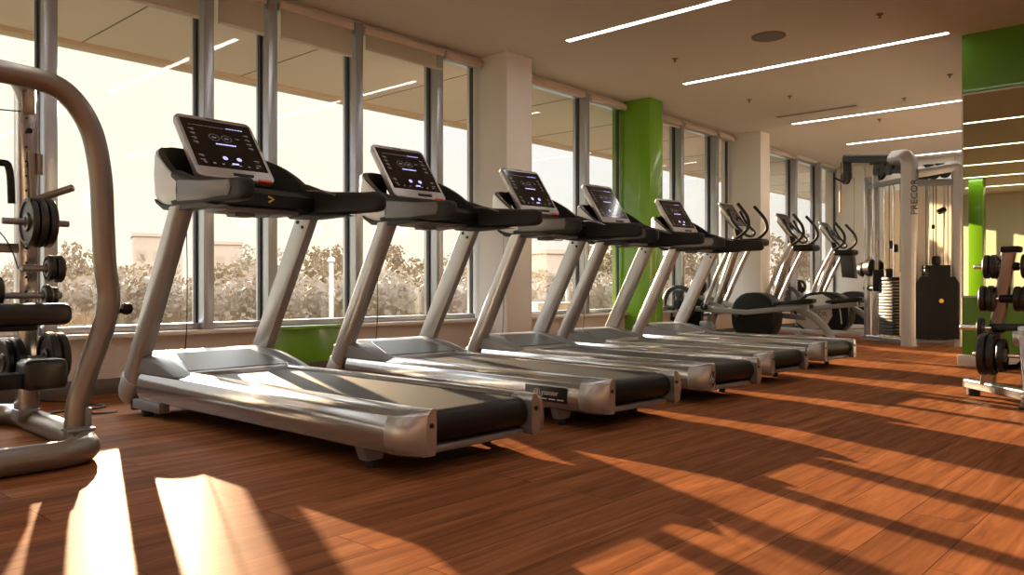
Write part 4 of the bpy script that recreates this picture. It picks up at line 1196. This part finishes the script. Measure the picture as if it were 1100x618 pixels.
TREE = [(62, 24, 0, 1.0), (92, 26, 1, 1.0), (128, 25, 2, 1.0), (238, 30, 2, 1.15), (268, 26, 0, 1.0), (283, 23, 1, .95), (312, 27, 2, 1.05), (338, 24, 0, 1.05), (352, 26, 1, 1.05), (366, 24, 0, 1.0),
        (404, 26, 2, 1.05), (424, 24, 1, .98), (446, 26, 0, 1.05), (478, 25, 2, 1.0), (498, 27, 1, .95), (582, 28, 2, 1.0), (606, 26, 0, 1.05), (642, 24, 1, 1.35), (654, 26, 0, 1.4), (716, 26, 0, 1.35), (744, 25, 1, 1.4), (766, 27, 2, 1.6), (842, 27, 1, 1.6), (864, 26, 0, 1.7)]
place = ['beside the strength rack post', 'left of the bent rack column', 'between rack column and the first treadmill', 'right of the first treadmill upright', 'seen under the first treadmill console',
         'at the mullion under the first console', 'seen left of the first right upright', 'right of the first right upright', 'just left of the second treadmill', 'touching the second treadmill upright',
         'below the second console, left side', 'below the second console, middle', 'below the second console, right side', 'left of the near white column', 'touching the near white column',
         'right of the near white column', 'between two third treadmill uprights', 'left of the green column', 'touching the green column', 'right of the green column', 'behind the fifth console',
         'left of the far white column', 'right of the far white column', 'near the far corner of the windows']
kinds = ['olive rounded tree outside', 'brown thin tree outside', 'olive wide low tree outside']
for i, (u, dist, k, s) in enumerate(TREE):
    d2 = (24, 28, 32, 36)[i % 4]; s = s * (d2 / dist) ** .6 * (.78 if u > 600 else 1.0); dist = d2
    o = protos[k] if k not in used else copy_tree(protos[k]); used.add(k)
    x, y = bearing(u, dist); o.location = (x, y, -0.36); o.rotation_euler = (0, 0, i * 1.3); s *= .78; o.scale = (s, s, s)
    o['label'] = kinds[k] + ', ' + place[i]
b = BM(); rnd = random.Random(5)
def hedge_top(u): return 0.98 + .10 * math.sin(u * .05) + .07 * math.sin(u * .21) + .04 * math.sin(u * .63)
lo_, mid_, hi_ = [], [], []
rows = []
for i in range(0, 185):
    u = -60 + i * 5.0
    row = []
    for dd, f in ((17.0, 0.0), (17.0, .45), (17.5, .80), (18.4, .88), (19.2, .5), (19.4, 0.0)):
        x, y = bearing(u, dd + rnd.uniform(-.25, .25)); row.append((x, y, -0.38 + f * (hedge_top(u) + .38) * rnd.uniform(.92, 1.03)))
    rows.append(row)
loft(b, rows, caps=False, closed=False)
for k in range(15000):
    u = rnd.uniform(-60, 860); dist = 17.0 + rnd.uniform(-.5, 2.0)
    x, y = bearing(u, dist); z = -0.36 + rnd.random() ** .6 * (hedge_top(u) + .42) * rnd.uniform(.7, 1.06)
    p = Vector((x, y, z)); uu = Vector((rnd.uniform(-1, 1), rnd.uniform(-1, 1), rnd.uniform(-1, 1))).normalized(); v = uu.orthogonal().normalized(); s = rnd.uniform(.04, .11)
    b.faces.new([b.verts.new(p + q) for q in (-uu * s, -v * s * .6, uu * s, v * s * .6)])
tag(obj('hedge_foliage', b, M['leaf_b']), 'long brownish hedge along the end of the grass outside', 'hedge', kind='stuff')
b = BM()
for k in range(4500):
    u = rnd.uniform(-60, 900); dist = rnd.uniform(9, 16)
    x, y = bearing(u, dist)
    if y < 7.2: continue
    hh = rnd.uniform(.15, .5)
    p = Vector((x, y, -.36)); uu = Vector((rnd.uniform(-.3, .3), rnd.uniform(-.3, .3), 1)) * hh; v = Vector((rnd.uniform(-1, 1), rnd.uniform(-1, 1), 0)).normalized() * .05
    b.faces.new([b.verts.new(p + q) for q in (-v, v, uu + v * .2, uu - v * .2)])
tag(obj('tall_grass', b, M['leaf_a']), 'tufts of dry grass growing outside below the windows', 'grass', kind='stuff')
# pale posts outside and a white unit
for u, dist, hgt_, lab in [(386, 15, 1.15, 'slim pale post outside, below the second console'), (356, 15.5, 1.2, 'slim pale post outside between first and second treadmill'), (610, 15, 1.1, 'slim pale post outside right of the near white column')]:
    x, y = bearing(u, dist)
    b = BM(); cyl(b, (0, 0, -.36), (0, 0, hgt_), .045, 10); lathe(b, [(.0, hgt_ + .10), (.07, hgt_ + .06), (.07, hgt_)], 12)
    o = obj('garden_post', b, M['pole_white'], loc=(x, y, 0)); tag(o, lab, 'post', 'pale posts outside')
x, y = bearing(590, 12)
t = thing('air_conditioner', 'small white box unit outside below the window right of the near white column', 'air conditioner', (x, y, -.36), R(-20))
b = BM(); box(b, (-.30, -.18, .08), (.30, .18, .85), .02); obj('casing', b, M['pole_white'], t)
b = BM(); lathe(b, [(.22, -.185), (.22, -.19), (.0, -.19)], 24, 'y', (0, 0, .47)); obj('grille', b, M['vent'], t)
b = BM()
for sx in (-.22, .22): box(b, (sx - .03, -.15, 0), (sx + .03, .15, .085))
obj('bracket', b, M['vent'], t)

# ------------------------------------------------------------------ light
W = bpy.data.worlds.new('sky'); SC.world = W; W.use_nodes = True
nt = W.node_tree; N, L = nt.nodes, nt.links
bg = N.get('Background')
tc = N.new('ShaderNodeTexCoord')
sx = N.new('ShaderNodeSeparateXYZ'); L.new(tc.outputs['Generated'], sx.inputs[0])
sd = Vector((SUNX, SUNY, 0.10)).normalized()
dp = N.new('ShaderNodeVectorMath'); dp.operation = 'DOT_PRODUCT'; L.new(tc.outputs['Generated'], dp.inputs[0]); dp.inputs[1].default_value = sd
r1 = N.new('ShaderNodeValToRGB'); L.new(sx.outputs['Z'], r1.inputs['Fac'])
e = r1.color_ramp.elements
e[0].position = 0.0; e[0].color = (0.60, 0.52, 0.43, 1); e[1].position = 0.30; e[1].color = (0.56, 0.585, 0.60, 1)
e2 = r1.color_ramp.elements.new(0.12); e2.color = (0.58, 0.565, 0.54, 1)
r2 = N.new('ShaderNodeMapRange'); r2.inputs['From Min'].default_value = 0.93; r2.inputs['From Max'].default_value = 1.0; r2.inputs['To Min'].default_value = 0.0; r2.inputs['To Max'].default_value = 1.0
L.new(dp.outputs['Value'], r2.inputs['Value'])
mx = N.new('ShaderNodeMix'); mx.data_type = 'RGBA'; L.new(r2.outputs[0], mx.inputs[0]); L.new(r1.outputs['Color'], mx.inputs[6]); mx.inputs[7].default_value = (0.78, 0.67, 0.53, 1)
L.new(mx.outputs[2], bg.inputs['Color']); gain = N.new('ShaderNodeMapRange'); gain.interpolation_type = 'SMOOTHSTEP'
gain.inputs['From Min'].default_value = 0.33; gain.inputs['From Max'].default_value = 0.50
gain.inputs['To Min'].default_value = 0.95; gain.inputs['To Max'].default_value = 16.0  # sky above the visible band boosted to fill the room with light
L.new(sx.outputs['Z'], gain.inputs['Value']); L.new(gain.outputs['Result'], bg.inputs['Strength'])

sun = bpy.data.lights.new('sun', 'SUN'); so = bpy.data.objects.new('sun', sun); COL.objects.link(so)
sun.energy = 13.0; sun.color = (1.0, 0.70, 0.43); sun.angle = R(0.6)
sv = Vector((SUNX, SUNY, 0.232)).normalized()
so.rotation_euler = (-sv).to_track_quat('-Z', 'Y').to_euler()

SC.view_settings.view_transform = 'Standard'
SC.view_settings.look = 'None'
SC.view_settings.gamma = 1.0
SC.view_settings.exposure = 0.98
SC.view_settings.use_curve_mapping = False
SC.cycles.caustics_reflective = False
SC.cycles.caustics_refractive = False
SC.cycles.transparent_max_bounces = 24
SC.cycles.max_bounces = 10
SC.cycles.diffuse_bounces = 5
SC.cycles.glossy_bounces = 5
SC.cycles.use_denoising = True
SC.cycles.sample_clamp_indirect = 6.0
